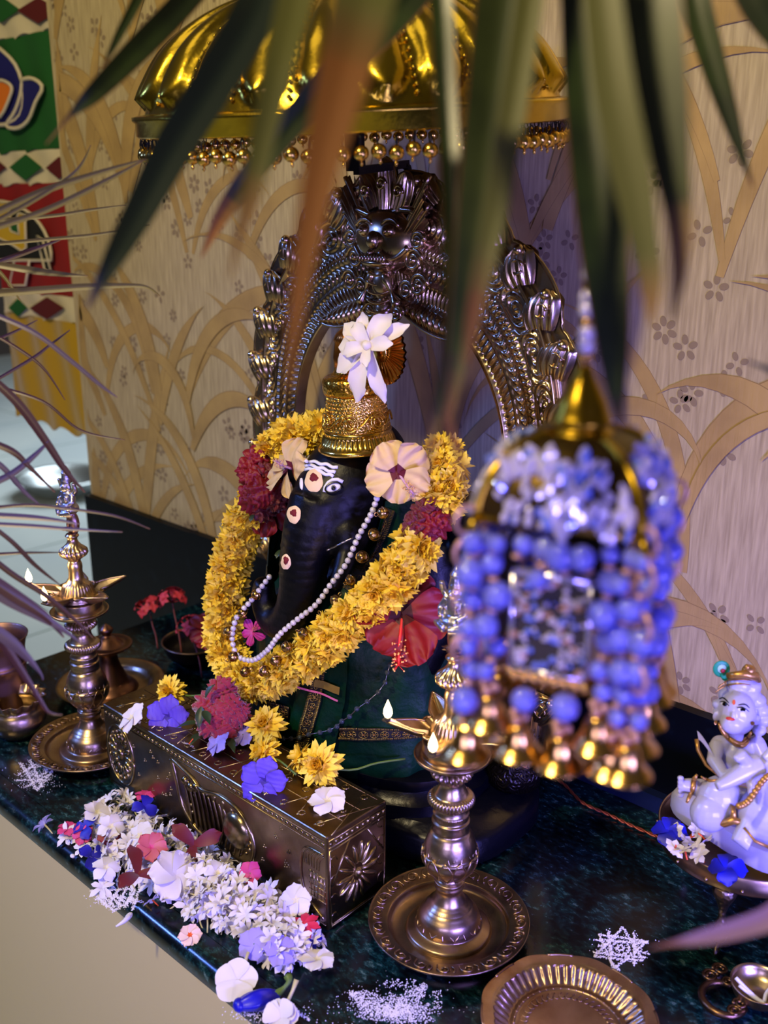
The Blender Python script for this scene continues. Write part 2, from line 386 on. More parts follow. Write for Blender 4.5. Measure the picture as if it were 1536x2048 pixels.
# ---------------------------------------------------------------- fabric door hanging
TY = 1.12
hang = thing('fabric_door_hanging', 'patchwork door hanging with blue lotus, red panel and yellow satin end', 'hanging')
def fr(px, py, h): p = onY(px, py, TY); return V((p.x, TY - h, p.z))
A_ = onY(162, 855, TY); B_ = onY(22, 760, TY); XR, XL = A_.x + .0, A_.x - .34
z_ = lambda px, py: onY(px, py, TY).z
def tz(py): return z_(110, py)
CW = mat('white_cotton', (206, 196, 164), .9, bump=('noise', 60, .3)); CG = mat('green_cotton', (12, 84, 26), .85, bump=('noise', 30, .3)); CR_ = mat('red_cotton', (134, 12, 14), .85, bump=('noise', 30, .3))
CBk = mat('black_cotton', (10, 14, 12), .85); CB = mat('navy_cotton', (8, 10, 96), .85); CO = mat('orange_cotton', (214, 112, 14), .85); CY = mat('yellow_cotton', (196, 160, 30), .8)
SAT = mat('mustard_satin', (176, 140, 8), .38, bump=('noise', 24, .5, .004), sheen=.3)
CDR = mat('maroon_cotton', (84, 6, 10), .85)
x1 = onY(165, 855, TY).x; x0 = x1 - .30
def panel(name, py0, py1, mt, amp=.004, x0=x0, x1=x1 + .05):
    za, zb = tz(py1), tz(py0); mm = M()
    for d in (0, .004): mm.grid(lambda u, v: V((x0 + (x1 - x0) * u, TY + d + amp * sin(u * 19 + v * 3) * .6, za + (zb - za) * v + amp * sin(u * 23) * (v < .05) * (1 if amp > .003 else 0))), 40, 10)
    return obj(name, mm, mt, hang)
panel('end_panel', 640, 856, SAT, .008); panel('diamond_strip', 590, 642, CW); panel('red_panel', 366, 592, CR_); panel('diamond_strip', 298, 368, CW); panel('green_panel', 57, 300, CG); panel('diamond_strip', -30, 58, CW); panel('red_panel', -260, -28, CR_)
def shape(name, pts, mt, h=.008, o=None, outline=.0, parent=None):
    mm = M(); po = [(onY(x, y, TY).x, onY(x, y, TY).z) for x, y in pts]
    mm.plate(po, h - .003, h, lambda x, z, hh: V((x, TY - hh - .003, z)))
    ob = obj(name, mm, mt, hang, smooth=False)
    if outline:
        mm = M(); mm.tube([V((x, TY - h - .004, z)) for x, z in po], outline, 6, closed=True); obj('white_piping', mm, CW, ob)
    return ob
def cr2(pts, n=24): return spl(pts + [pts[0]], n)[:-1]
shape('lotus_petal', cr2([(8, 97), (40, 130), (56, 180), (50, 230), (16, 250), (-25, 240), (-45, 190), (-25, 130)]), CB, .006, outline=.004)
shape('lotus_petal', cr2([(57, 160), (78, 158), (98, 175), (84, 205), (70, 240), (48, 257), (25, 252), (42, 225), (54, 190)]), CB, .010, outline=.004)
shape('lotus_petal', cr2([(-50, 160), (-25, 165), (-20, 200), (0, 240), (-20, 255), (-60, 230)]), CB, .010, outline=.004)
shape('lotus_heart', cr2([(-22, 170), (-5, 160), (8, 165), (20, 162), (38, 172), (38, 190), (16, 235), (0, 205), (-15, 190)]), CO, .014, outline=.0035)
shape('round_emblem', [(0 + 112 * cos(a), 520 + 118 * sin(a)) for a in [pi + pi * k / 24 for k in range(25)]], CBk, .006, outline=.0035)
shape('emblem_figure', [(8, 405), (30, 405), (34, 440), (48, 440), (50, 425), (64, 430), (66, 495), (58, 502), (40, 490), (8, 474)], CY, .012, outline=.0025)
shape('emblem_window', [(32, 445), (50, 445), (52, 468), (36, 462)], CG, .0125, outline=.002)
shape('emblem_leg', [(40, 520), (70, 520), (62, 570), (30, 570)], CR_, .009, outline=.003)
shape('emblem_arc', [(84, 470), (96, 480), (112, 540), (100, 540)], CBk, .008, outline=.0025)
for (cx, cy, w_, h_, mt) in ((20, 334, 0, 0, None), (58, 335, 32, 26, CG), (-8, 335, 26, 22, CDR), (42, 615, 18, 18, CG), (100, 616, 34, 22, CDR), (84, 22, 42, 26, CDR), (10, 20, 36, 26, CG), (125, 336, 26, 22, CDR)):
    if mt: shape('diamond_patch', [(cx - w_, cy), (cx, cy - h_), (cx + w_, cy), (cx, cy + h_)], mt, .006)
# ================================================================ ARCH
ARX, ARY = -0.775, 0.85
outer = [(.212, .07), (.222, .20), (.229, .32), (.232, .42), (.222, .52), (.19, .598), (.13, .66), (.06, .69), (0, .702)]
inner = [(.165, .07), (.166, .20), (.167, .32), (.166, .42), (.152, .49), (.118, .545), (.075, .572), (.035, .582), (0, .600)]
NO = 220
def full(h):
    a = spl(h, NO); return [(-x, z) for x, z in a] + [(x, z) for x, z in reversed(a[:-1])]
OU, IN = full(outer), full(inner)
arch = thing('ornate_bronze_arch', 'ornate embossed bronze arch with flame scrolls and lion face crest behind the black statue', 'arch')
TN = len(OU) - 1
def ah(s, t):
    L = t * 1.45; h = 0.004
    h += .005 * math.exp(-((s - .03) / .035) ** 2) + .006 * math.exp(-((s - .97) / .03) ** 2)
    h += .003 * math.exp(-((s - .27) / .014) ** 2) + .003 * math.exp(-((s - .50) / .016) ** 2) + .003 * math.exp(-((s - .60) / .012) ** 2)
    if .06 < s < .26: h += .0028 * abs(sin(pi * (s - .06) / .20)) * (0.5 + .5 * cos(L / .011 * 2 * pi + s * 26))
    if .28 < s < .49: h += .0026 * sin(pi * (s - .28) / .21) * (.5 + .5 * cos(L / .0125 * 2 * pi - 9 * sin((s - .28) / .21 * pi)))
    if .51 < s < .60: h += .004 * max(0, sin(pi * (s - .51) / .09)) * abs(sin(L / .009 * pi)) ** .6
    if .62 < s < .94:
        u = (L / .06) % 1 - .5; v = (s - .78) / .32; side = 1 if int(L / .06) % 2 else -1
        r = sqrt((u * 1.0) ** 2 + (v) ** 2); th = math.atan2(v * side, u)
        h += .0042 * (.5 + .5 * cos(r * 34 - th * 1.0)) * max(0, 1 - (abs(v) / .52) ** 4)
    return h
m = M(); NT, NS = 1500, 44
def apt(u, v):
    k = u * TN; i = min(int(k), TN - 1); f = k - i
    ox = OU[i][0] * (1 - f) + OU[i+1][0] * f; oz = OU[i][1] * (1 - f) + OU[i+1][1] * f
    ix = IN[i][0] * (1 - f) + IN[i+1][0] * f; iz = IN[i][1] * (1 - f) + IN[i+1][1] * f
    return ox, oz, ix, iz
def af(u, v):
    ox, oz, ix, iz = apt(u, v); s = v
    return V((ARX + ix + (ox - ix) * s, ARY - ah(s, u), iz + (oz - iz) * s))
m.grid(af, NT, NS)
m.grid(lambda u, v: (lambda q: V((ARX + q[2] + (q[0] - q[2]) * (1 - v), ARY + .008, q[3] + (q[1] - q[3]) * (1 - v))))(apt(u, v)), 200, 1)
for e_ in (0, 1):
    m.grid(lambda u, v: (lambda q: V((ARX + (q[2] if e_ == 0 else q[0]), ARY + .008 - v * .017, (q[3] if e_ == 0 else q[1]))))(apt(u, 0)), 200, 1)
obj('arch_band', m, BRONZE, arch)
# backing rim outside the band
m = M()
m.tube([V((ARX + x * 1.0, ARY + .002, z)) for x, z in OU[::6]], .006, 8); obj('rim_roll', m, BRONZE, arch)
m = M(); SC0 = [(OU[min(i + 1, TN)][0] - OU[max(i - 1, 0)][0], OU[min(i + 1, TN)][1] - OU[max(i - 1, 0)][1]) for i in range(len(OU))]
def bk(u, v, y):
    i = min(int(u * TN), TN); tx, tz_ = SC0[i]; l_ = sqrt(tx * tx + tz_ * tz_); k = (.016 + .012 * abs(sin(u * pi * 14)) ** .7) * v
    return V((ARX + OU[i][0] - tz_ / l_ * k, ARY + y, OU[i][1] + tx / l_ * k))
m.grid(lambda u, v: bk(u, v, .001 - .002 * sin(pi * v)), 400, 4); m.grid(lambda u, v: bk(u, 1 - v, .004), 400, 4); m.tube([bk(i / 300, 1, .002) for i in range(301)], .0022, 6)
obj('backing_plate', m, BRONZE, arch)
def scroll_mesh(mir):
    mm = M()
    # ribbed shell leaf, base at origin, growing +z, curling to +x at the tip
    def fn(u, v):
        s_ = v * 2 - 1; w_ = .0185 * (.75 + .4 * sin(pi * min(1, u * .85 + .12))) * (1 if u < .8 else .45 + .55 * (1 - u) / .2)
        cx = .010 * u ** 2.2; cz = .043 * u - .004 * u ** 3
        hh = .004 + .009 * (1 - s_ * s_) ** .6 * sin(pi * (u * .9 + .08)) ** .5 + .0016 * cos(s_ * 15 + 2.5 * u)
        return V((mir * (cx + s_ * w_), -hh, cz - abs(s_) * .002))
    mm.grid(fn, 16, 26); mm.grid(lambda u, v: (lambda q: V((q.x, .004, q.z)))(fn(u, 1 - v)), 8, 4)
    mm.ell((mir * .010, -.009, .034), (.0060, .006, .0060), 14, 10)
    mm.tube([(mir * (.006 + .007 * cos(a)), -.012, .018 + .007 * sin(a)) for a in [k * .5 for k in range(12)]], .0016, 6)
    return mm.mesh()
sm = {1: scroll_mesh(1), -1: scroll_mesh(-1)}
for sgn in (-1, 1):
    mi = None
    for k in range(12):
        z_i = int(NO * (0.08 + .80 * k / 11)); x, z = spl(outer, NO)[z_i]; x2, z2 = spl(outer, NO)[min(z_i + 4, NO)]
        tx, tz_ = (x2 - x), (z2 - z); l_ = sqrt(tx * tx + tz_ * tz_); nx, nz = tz_ / l_, -tx / l_
        ang = math.atan2(nx * .42 + tx / l_ * .9, nz * .42 + tz_ / l_ * .9)
        o = obj('flame_scroll', sm[1], BRONZE if k == 0 and sgn == -1 and not sm[1].materials else [], arch) if sgn == 1 else obj('flame_scroll', sm[-1], [], arch)
        if not o.data.materials: o.data.materials.append(BRONZE)
        o.location = (ARX + sgn * (x - .004 * nx), ARY, z - .004 * nz); o.rotation_euler = (0, sgn * ang, 0)
# lion-face crest
m = M(); cx, cz = ARX, .655
def P3(x, y, z): return (cx + x, ARY - y, cz + z)
m.ell(P3(0, .014, .0), (.046, .02, .034), 28, 16)
for s_ in (-1, 1):
    # wings / ears with ribs
    m.grid(lambda u, v: V(P3(s_ * (.026 + .034 * u), .012 + .012 * sin(pi * v) + .0018 * cos(v * 34), .006 + .042 * u * (0.2 + v) - .016 * (1 - u) + (.012 * v))), 10, 40)
    m.grid(lambda u, v: V(P3(s_ * (.026 + .034 * u), .004, .006 + .042 * u * (0.2 + v) - .016 * (1 - u) + (.012 * v))), 4, 4)
    m.tube([P3(s_ * (.026 + .036 * u), .016, -.010 + .048 * u + .0) for u in [i / 8 for i in range(9)]], .003, 8)
    m.tube([P3(s_ * (.027 + .035 * u), .016, .012 + .054 * u) for u in [i / 8 for i in range(9)]], .003, 8)
    m.ell(P3(s_ * .018, .030, .010), (.0085, .008, .0075), 14, 10); m.ell(P3(s_ * .018, .037, .010), .003, 8, 6)
    m.tube([P3(s_ * (.006 + .013 + .013 * cos(a)), .030, .011 + .011 * sin(a)) for a in [.3 + i * .3 for i in range(9)]], .0022, 8)
    # moustache spiral and cheek curls
    m.tube([P3(s_ * (.006 + .034 * t), .034 - .01 * t, -.012 - .010 * sin(t * pi) + .006 * t) for t in [i / 12 for i in range(13)]], .0034, 8)
    for (qx, qz, r0, tt) in ((.044, -.020, .013, 7), (.052, -.046, .013, 8), (.034, -.052, .011, 7), (.020, -.078, .010, 7), (.05, .0, .010, 6)):
        m.tube([P3(s_ * (qx + r0 * (1 - a / 14) * cos(a)), .020, qz + r0 * (1 - a / 14) * sin(a)) for a in [i * .45 for i in range(int(tt / .45 * 1.6))]], .0026, 8)
        m.ell(P3(s_ * qx, .018, qz), (.005, .007, .005), 10, 8)
    m.tube([P3(s_ * (.008 + .02 * t), .028, -.034 - .035 * t) for t in [i / 8 for i in range(9)]], [.004 + .002 * sin(i) for i in range(9)], 8)
m.ell(P3(0, .036, .0), (.009, .009, .010), 14, 10); m.ell(P3(0, .030, -.024), (.022, .012, .006), 18, 8)
for k in range(9): m.ell(P3(-.018 + .0045 * k, .039, -.019), (.002, .002, .004), 8, 6)
m.ell(P3(0, .02, -.046), (.016, .012, .020), 16, 10); m.ell(P3(0, .02, -.075), (.011, .010, .014), 14, 10)
for k in range(5): m.tube([P3(-.014 + .0035 * t, .033 - .0005 * t * t * .3, -.038 - .010 * k + .0016 * (t - 4) ** 2 * .2) for t in range(9)], .0016, 6)
obj('lion_face', m, BRONZE, arch)
m = M()
for k, (a, hh) in enumerate(((-.65, .040), (0, .052), (.65, .040))):
    T = TR(cx + a * .026, ARY - .012, cz + .032) @ RY(a * .6)
    def fn(u, v):
        s_ = v * 2 - 1; w_ = .0125 * (.55 + .55 * sin(pi * min(1, u * .8 + .15))) * (1 if u < .8 else sqrt(max(0, 1 - ((u - .8) / .2) ** 2)) * .8 + .2)
        return V((s_ * w_, -(.002 + .008 * (1 - abs(s_) ** 3) + .0014 * cos(s_ * 16 + 3 * u)), hh * u))
    m.grid(fn, 14, 30, T=T); m.grid(lambda u, v: (lambda q: V((q.x, .003, q.z)))(fn(u, 1 - v)), 6, 6, T=T)
    m.tube([T @ V((.007 * (1 - a_ / 12) * cos(a_), -.012, hh * .5 + .007 * (1 - a_ / 12) * sin(a_))) for a_ in [i * .4 for i in range(24)]], .0018, 6)
    m.tube([T @ V(q) for q in [(x_ * (.0125 * (.55 + .55 * sin(pi * min(1, u_ * .8 + .15)))), -.003, hh * u_) for x_, u_ in [(-1, i / 8) for i in range(8)] + [(-.6, .98), (0, 1.02), (.6, .98)] + [(1, 1 - i / 8) for i in range(1, 9)]]], .002, 6)
m.tube([(cx - .05 + .0125 * i, ARY - .016, cz + .028 + .004 * cos(i)) for i in range(9)], .005, 8)
obj('crown_crest', m, BRONZE, arch)
# inner hanging lobes under the apex
m = M()
for s_ in (-1, 1):
    T = TR(ARX, ARY - .004, .603)
    def fn(u, v):
        w_ = .024 * sin(pi * (u * .92 + .05)) ** .7
        bx = s_ * (.012 + .10 * u); bz = -.012 - .030 * u ** 1.6
        return V((bx, -(.004 + .007 * sin(pi * v) ** .7 + .0016 * cos(u * 75)), bz - w_ * (1 - v)))
    m.grid(fn, 70, 12, T=T); m.grid(lambda u, v: (lambda q: V((q.x, .004, q.z)))(fn(u, 1 - v)), 20, 2, T=T)
    m.tube([T @ V((s_ * (.012 + .10 * u), -.008, -.012 - .030 * u ** 1.6 - .024 * sin(pi * (u * .92 + .05)) ** .7)) for u in [i / 20 for i in range(21)]], .002, 6)
obj('inner_lobe', m, BRONZE, arch)
# feet of the arch
for s_ in (-1, 1):
    m = M(); m.lathe([(.030, .0), (.032, .02), (.024, .03), (.026, .05, .06, 20), (.030, .07, .06, 20), (.024, .09), (.028, .10), (.018, .11)], 60, T=TR(ARX + s_ * .19, ARY, .05))
    obj('arch_foot', m, mat('dark_carved_metal', (30, 26, 24), .3, .8, bump=('scroll', 60, .6, .002)), arch)

# ================================================================ UMBRELLA
UX, UY, UZ = -0.755, 0.765, 0.762; UR = .214
RC, FC = V((cos(YAW), sin(YAW), 0)), V((-sin(YAW), cos(YAW), 0))
umb = thing('golden_umbrella', 'hammered gold dome umbrella fringed with small round beads above the black statue', 'umbrella', (UX, UY, UZ + .009), Quaternion(RC, radians(4.8)) @ Quaternion(FC, radians(-2.4)))
up = spl([(.205, .013), (.196, .034), (.176, .064), (.146, .088), (.108, .106), (.064, .118), (.026, .124), (.004, .125)], 60)
NL = 24; m = M(); seg = NL * 16
vs = []; fs = []
for i, (r, z) in enumerate(up):
    u = i / 60
    for k in range(seg):
        a = 2 * pi * k / seg; ph = (k % 16) / 16 * 2 - 1 + 1e-9
        # teardrop: rounded at the rim end, tapering upward
        uu = (u - .06) / .74; wid = 0.86 * (max(0, 1 - uu) ** .55) * (min(1, uu * 7) ** .5 if uu > 0 else 0)
        q = abs(ph) / wid if wid > .02 else 9
        lobe = sqrt(max(0, 1 - q * q)) * (.35 + .65 * max(0, 1 - uu)) if q < 1 else 0
        edge = math.exp(-((q - 1.12) / .10) ** 2) * .3 if 0 < uu < 1 and q < 3 else 0
        d = .0135 * lobe + .006 * edge
        rr = r + d * .75; zz = z + d * .66
        vs.append((rr * cos(a), rr * sin(a), zz))
for i in range(60):
    for k in range(seg): fs.append((i * seg + k, i * seg + (k + 1) % seg, (i + 1) * seg + (k + 1) % seg, (i + 1) * seg + k))
m.add(vs, fs)
obj('dome', m, GOLDU, umb)
m = M()
for k in range(NL):
    a = 2 * pi * k / NL
    for j in range(22):
        i = 5 + j * 2; r, z = up[i]; m.ell(((r + .0016) * cos(a), (r + .0016) * sin(a), z + .0012), .0021 - .00005 * j, 6, 5)
obj('beaded_ridges', m, GOLDU, umb)
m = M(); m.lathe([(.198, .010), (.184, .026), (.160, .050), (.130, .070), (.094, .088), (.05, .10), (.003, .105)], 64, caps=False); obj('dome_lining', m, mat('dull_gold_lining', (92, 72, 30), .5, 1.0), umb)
m = M(); m.lathe([(.196, -.004), (.212, -.005), (.214, -.003), (.2135, .008), (.2165, .0105), (.2165, .014), (.206, .016), (.198, .014), (.196, -.004)], 120, caps=False); obj('rim_band', m, GOLDU, umb)
m = M(); m.lathe(spl([(.001, .172), (.008, .168), (.011, .158), (.006, .15), (.016, .143), (.024, .136), (.030, .128), (.022, .121), (.03, .118)], 40), 32, caps=False); obj('finial', m, GOLDU, umb)
m = M(); prof = [(.0001, -.0070)] + [(.0062 * sin(a), -.0062 * cos(a), .07, 14) for a in [.2 + .25 * i for i in range(12)]] + [(.0006, .0066)]
m.lathe(prof, 28); m.lathe([(.0004, -.0105), (.0016, -.0085), (.0008, -.0062)], 8); beadm = m.mesh(); beadm.materials.append(GOLD)
m = M(); m.tube([V((.0022 * cos(a), 0, .0095 + .0046 * sin(a))) for a in [k * pi / 7 for k in range(14)]], .0006, 6, closed=True); hookm = m.mesh(); hookm.materials.append(BLACKM)
for k in range(90):
    a = 2 * pi * k / 90; o = obj('bead_drop', beadm, [], umb, loc=(.2085 * cos(a), .2085 * sin(a), -.020 + .0012 * sin(k * 3.7)), rot=(random.uniform(-.15, .15), random.uniform(-.15, .15), a))
    obj('bead_hook', hookm, [], o)
p1 = V((.0, .0, -.012)); m = M()
m.box((-.008, -.006, -.046), (.008, .006, .11))
m.box((-.0035, .0, -.050), (.0035, .098, -.042)); m.tube([(0, .092, -.047), (0, .099, -.05), (.0, .102, -.058), (0, .102, -.12)], .0045, 8)
obj('bracket', m, BLACKM, umb, smooth=False, rot=(0, 0, .17))

# ================================================================ STATUE
st = thing('elephant_headed_statue', 'seated black stone elephant headed statue in green silk under the golden umbrella', 'statue')
m = M()
def superl(cx, cy, a, b, prof, nseg=72, pw=3.2, mm=None, wav=None):
    mm = mm or M(); vs = []; fs = []
    for r in prof:
        s_, z = r[0], r[1]
        for k in range(nseg):
            t = 2 * pi * k / nseg; c, s2 = cos(t), sin(t)
            q = (abs(c) ** pw + abs(s2) ** pw) ** (-1 / pw); g = 1 + (wav(t, z) if wav else 0)
            vs.append((cx + a * s_ * q * c * g, cy + b * s_ * q * s2 * g, z))
    for i in range(len(prof) - 1):
        for k in range(nseg): fs.append((i * nseg + k, i * nseg + (k + 1) % nseg, (i + 1) * nseg + (k + 1) % nseg, (i + 1) * nseg + k))
    fs += [tuple(reversed(range(nseg))), tuple(range((len(prof) - 1) * nseg, len(prof) * nseg))]
    return mm.add(vs, fs)
superl(-.775, .805, .225, .115, [(.96, 0), (1, .004), (1, .03), (.97, .036), (.93, .038), (.90, .044)], mm=m)
superl(-.775, .79, .175, .105, [(1, .04), (1, .058), (.96, .062), (.93, .070, ), (.97, .078), (.97, .086), (.90, .09)], mm=m, pw=2.6, wav=lambda t, z: .012 * abs(sin(t * 12)) if .05 < z < .08 else 0)
obj('plinth', m, GLOSSB, st, sharp=50)
# body, head and trunk: one continuous skin
m = M()
m.ell((-.775, .785, .22), (.10, .075, .12), 28, 18); m.ell((-.765, .785, .31), (.092, .055, .055), 24, 14)
m.ell((-.77, .745, .17), (.095, .040, .055), 24, 14)
for s_ in (-1, 1):
    m.ell((-.772 + s_ * .100, .79, .325), (.042, .040, .045), 18, 12)
    m.tube([(-.772 + s_ * .105, .79, .325), (-.772 + s_ * .125, .785, .26), (-.772 + s_ * .112, .765, .20)], [.036, .028, .022], 14)
    m.tube([(-.772 + s_ * .11, .80, .33), (-.772 + s_ * .152, .80, .345), (-.772 + s_ * .155, .79, .40)], [.028, .024, .020], 12)
    m.ell((-.772 + s_ * .08, .755, .135), (.045, .045, .04), 18, 12)
m.ell((-.752, .752, .392), (.056, .056, .062), 30, 20); m.ell((-.752, .772, .425), (.050, .050, .045), 24, 14)
m.ell((-.755, .722, .380), (.046, .036, .050), 26, 16)
for s_ in (-1, 1):
    m.ell((-.755 + s_ * .032, .722, .352), (.026, .028, .030), 18, 12)
    m.ell((-.750 + s_ * .072, .772, .372), (.040, .013, .056), 22, 14, R=Euler((0, s_ * -.15, s_ * .5)))
tr = [(-.756, .712, .385, .036), (-.758, .697, .352, .0315), (-.762, .690, .318, .0275), (-.768, .690, .285, .0255), (-.780, .690, .255, .024), (-.800, .690, .236, .0215), (-.822, .690, .238, .018), (-.834, .690, .258, .015), (-.830, .690, .280, .012)]
tp = spl(tr, 30); m.tube([q[:3] for q in tp], [q[3] for q in tp], 22)
m.tube([(-.716, .715, .345), (-.708, .694, .322), (-.706, .680, .306)], [.014, .011, .007], 12)
bm_ = sculpt(m, .0036, 5)
# trunk rings
for v_ in bm_.vertices:
    p = v_.co
    if p.z < .375 and p.y < .72 and -.80 < p.x < -.72:
        v_.co.y -= .0012 * max(0, sin(p.z * 560 + (p.x + .76) * 60)) * (1 if .30 < p.z < .35 else .4)
body = obj('body', bm_, STONE, st)
# silk skirt
m = M()
def fold(t, z): return .018 * sin(t * 11 + z * 30) + .010 * sin(t * 23 - z * 50) + .012 * sin(z * 90 + 2 * t)
superl(-.770, .786, .142, .104, [(1.02, .078), (1.0, .10), (.98, .13), (.97, .165), (.95, .195), (.92, .225), (.84, .252), (.68, .272), (.45, .282)], 200, 2.5, m, fold)
SILK = mat('green_silk', (2, 46, 24), .5, bump=('noise', 26, .8, .007), mix=((1, 18, 16), 'noise', 12, .4, .7), spec=.2)
skm = m.mesh(); skirt = obj('silk_skirt', skm, SILK, st)
m = M()
superl(-.772, .772, .112, .078, [(1.0, .20), (1.0, .24), (.98, .28), (.93, .32), (.85, .345), (.62, .36)], 120, 2.4, m, fold)
swm = m.mesh(); shawl = obj('silk_shawl', swm, SILK, st)
# remove the shawl in the middle of the chest so the stone chest shows
bmm = bmesh.new(); bmm.from_mesh(swm)
bmesh.ops.delete(bmm, geom=[v for v in bmm.verts if -.86 < v.co.x < -.715 + (v.co.z - .25) * .35 and v.co.y < .76 and v.co.z > .225], context='VERTS'); bmm.to_mesh(swm); bmm.free()
TREES = [bvh(bm_), bvh(skm), bvh(swm)]
def hit(px, py, fallY=.70, trees=None):
    r = ray(px, py); rn = r.normalized(); best = None
    for t in (trees or TREES):
        h = t.ray_cast(EYE, rn)
        if h[0] is not None and (best is None or h[3] < best[2]): best = (h[0], h[1] if h[1].dot(rn) < 0 else -h[1], h[3])
    if best is None or abs(best[0].y - fallY) > .14: return onY(px, py, fallY), V((0, -1, 0))
    return best[0], best[1]
def strip(name, edgeA, edgeB, mt, off=.003, nu=24, nv=6, par=None, thick=.0012, fallY=.70, rip=0.0):
    """cloth lying over the statue between two edges"""
    A, B = spl(edgeA, nu), spl(edgeB, nu); mm = M(); rows = []
    for i in range(nu + 1):
        row = []
        for j in range(nv + 1):
            f = j / nv; p, nn = hit(A[i][0] * (1 - f) + B[i][0] * f, A[i][1] * (1 - f) + B[i][1] * f, fallY)
            row.append(p + nn * (off + rip * sin(j * 2.1)))
        rows.append(row)
    toeye = (EYE - rows[nu // 2][nv // 2]).normalized()
    mm.grid(lambda u, v: rows[round(u * nu)][round(v * nv)], nu, nv)
    mm.grid(lambda u, v: rows[round(u * nu)][nv - round(v * nv)] - toeye * thick, nu, nv)
    return obj(name, mm, mt, par or st)
ZARI = mat('dark_border_cloth', (16, 14, 12), .6); ZTH = mat('gold_zari_thread', (196, 168, 84), .35, .8); ZTD = mat('dull_zari_thread', (116, 94, 44), .45, .6); ZRD = mat('rust_thread', (150, 60, 30), .6)
def zari(A, B, par, off, n, dull=False, fallY=.70):
    """woven border: dark ground, ticked edges, row of little wheels"""
    nn = max(10, n * 2); b_ = strip('zari_border', A, B, ZARI, off, nn, 3, par, fallY=fallY)
    SA, SB = spl(A, n * 8), spl(B, n * 8); m = M(); rim_ = M()
    def q(i, f, lift=.0010):
        i = max(0, min(n * 8, i)); i0 = int(i); i1 = min(i0 + 1, n * 8); fr_ = i - i0
        ax_ = SA[i0][0] * (1 - fr_) + SA[i1][0] * fr_; ay_ = SA[i0][1] * (1 - fr_) + SA[i1][1] * fr_; bx_ = SB[i0][0] * (1 - fr_) + SB[i1][0] * fr_; by_ = SB[i0][1] * (1 - fr_) + SB[i1][1] * fr_
        p, v_ = hit(ax_ * (1 - f) + bx_ * f, ay_ * (1 - f) + by_ * f, fallY); return p + v_ * (off + lift)
    for i in range(n * 8):
        m.tube([q(i + .5, .02), q(i + .5, .20)], .00028, 4, 0); m.tube([q(i + .5, .80), q(i + .5, .98)], .00028, 4, 0)
    for j in range(n):
        c = j * 8 + 4
        for k in range(6):
            a_ = pi * k / 3; m.tube([q(c, .5), q(c + 3 * cos(a_), .5 + .22 * sin(a_))], .00030, 4, 0)
        m.tube([q(c + 3.2 * cos(a_), .5 + .25 * sin(a_)) for a_ in [pi * t / 6 for t in range(13)]], .00026, 4, 0)
        m.ell(q(c, .5), .0007, 6, 4, 1)
    obj('woven_pattern', m, [ZTD if dull else ZTH, ZRD], b_ if par is st else par); return b_
sash = strip('silk_sash', [(608, 1340), (600, 1390), (585, 1450), (572, 1520)], [(700, 1310), (697, 1390), (684, 1450), (668, 1520)], SILK, .006, rip=.0008, nv=10)
zari([(634, 1330), (622, 1400), (608, 1450), (592, 1520)], [(662, 1330), (651, 1400), (638, 1450), (622, 1520)], sash, .0085, 9)
strip('gold_band', [(640, 1352), (665, 1358), (690, 1366)], [(637, 1366), (663, 1373), (688, 1381)], mat('gold_zari', (190, 158, 86), .35, .8), .0110, 8, 2, sash)
strip('pink_piping', [(607, 1366), (645, 1376), (686, 1391)], [(607, 1370), (645, 1380), (685, 1395)], mat('pink_piping', (196, 96, 130), .6), .0110, 8, 1, sash)
zari([(682, 1453), (740, 1453), (800, 1455), (858, 1452)], [(680, 1478), (740, 1479), (800, 1476), (858, 1470)], skirt, .003, 9)
zari([(540, 1402), (560, 1406), (582, 1412)], [(536, 1426), (560, 1430), (580, 1436)], skirt, .003, 2)
strip('silk_sash', [(768, 1000), (745, 1070), (715, 1130), (680, 1190), (640, 1250)], [(850, 1000), (830, 1070), (800, 1130), (760, 1200), (700, 1270)], SILK, .004, nv=8, rip=.0006)
zari([(768, 1010), (748, 1070), (722, 1120), (690, 1175)], [(796, 1018), (776, 1078), (750, 1132), (716, 1192)], shawl, .008, 8, True)
# painted marks
WP = mat('white_paint', (232, 232, 236), .6); SANDAL = mat('sandalwood_paste', (240, 208, 158), .75); KUM = mat('red_vermilion', (112, 10, 16), .8); BLK = mat('gloss_black_paint', (6, 6, 8), .15)
def mark(name, pts, mt, th=.0022, off=.0, wid=None):
    """raised paint line following the skin"""
    mm = M(); pp = [hit(x, y, .70, TREES[:1]) for x, y in pts]
    mm.tube([p + nn * off for p, nn in pp], wid or th, 8); return obj(name, mm, mt, body)
def blob(name, px, py, rx, ry, mt, th=.0012, wob=.04, tilt=0, n=36, off=0.0):
    c, nn = hit(px, py, .70, TREES[:1]); mm = M(); ring = []; ring2 = []
    for k in range(n):
        a = 2 * pi * k / n; g = 1 + wob * sin(3 * a + px) + wob * .6 * sin(7 * a + py)
        x = rx * cos(a) * g; y = ry * sin(a) * g; x, y = x * cos(tilt) - y * sin(tilt), x * sin(tilt) + y * cos(tilt)
        p, q = hit(px + x, py + y, .70, TREES[:1]); ring.append(p + q * (.0002 + off)); p2, q2 = hit(px + x * .86, py + y * .86, .70, TREES[:1]); ring2.append(p2 + q2 * (th + off))
    mm.add(ring + ring2 + [c + nn * (th * 1.2 + off)], [(k, (k + 1) % n, n + (k + 1) % n, n + k) for k in range(n)] + [(n + k, n + (k + 1) % n, 2 * n) for k in range(n)])
    return obj(name, mm, mt, body)
blob('forehead_mark', 628, 961, 18, 24, SANDAL); blob('vermilion_dot', 629, 956, 8, 8, KUM, .0012, .12, off=.0012)
blob('trunk_mark', 588, 1029, 14, 18, SANDAL); blob('vermilion_dot', 589, 1026, 6, 7, KUM, .0012, .14, off=.0012)
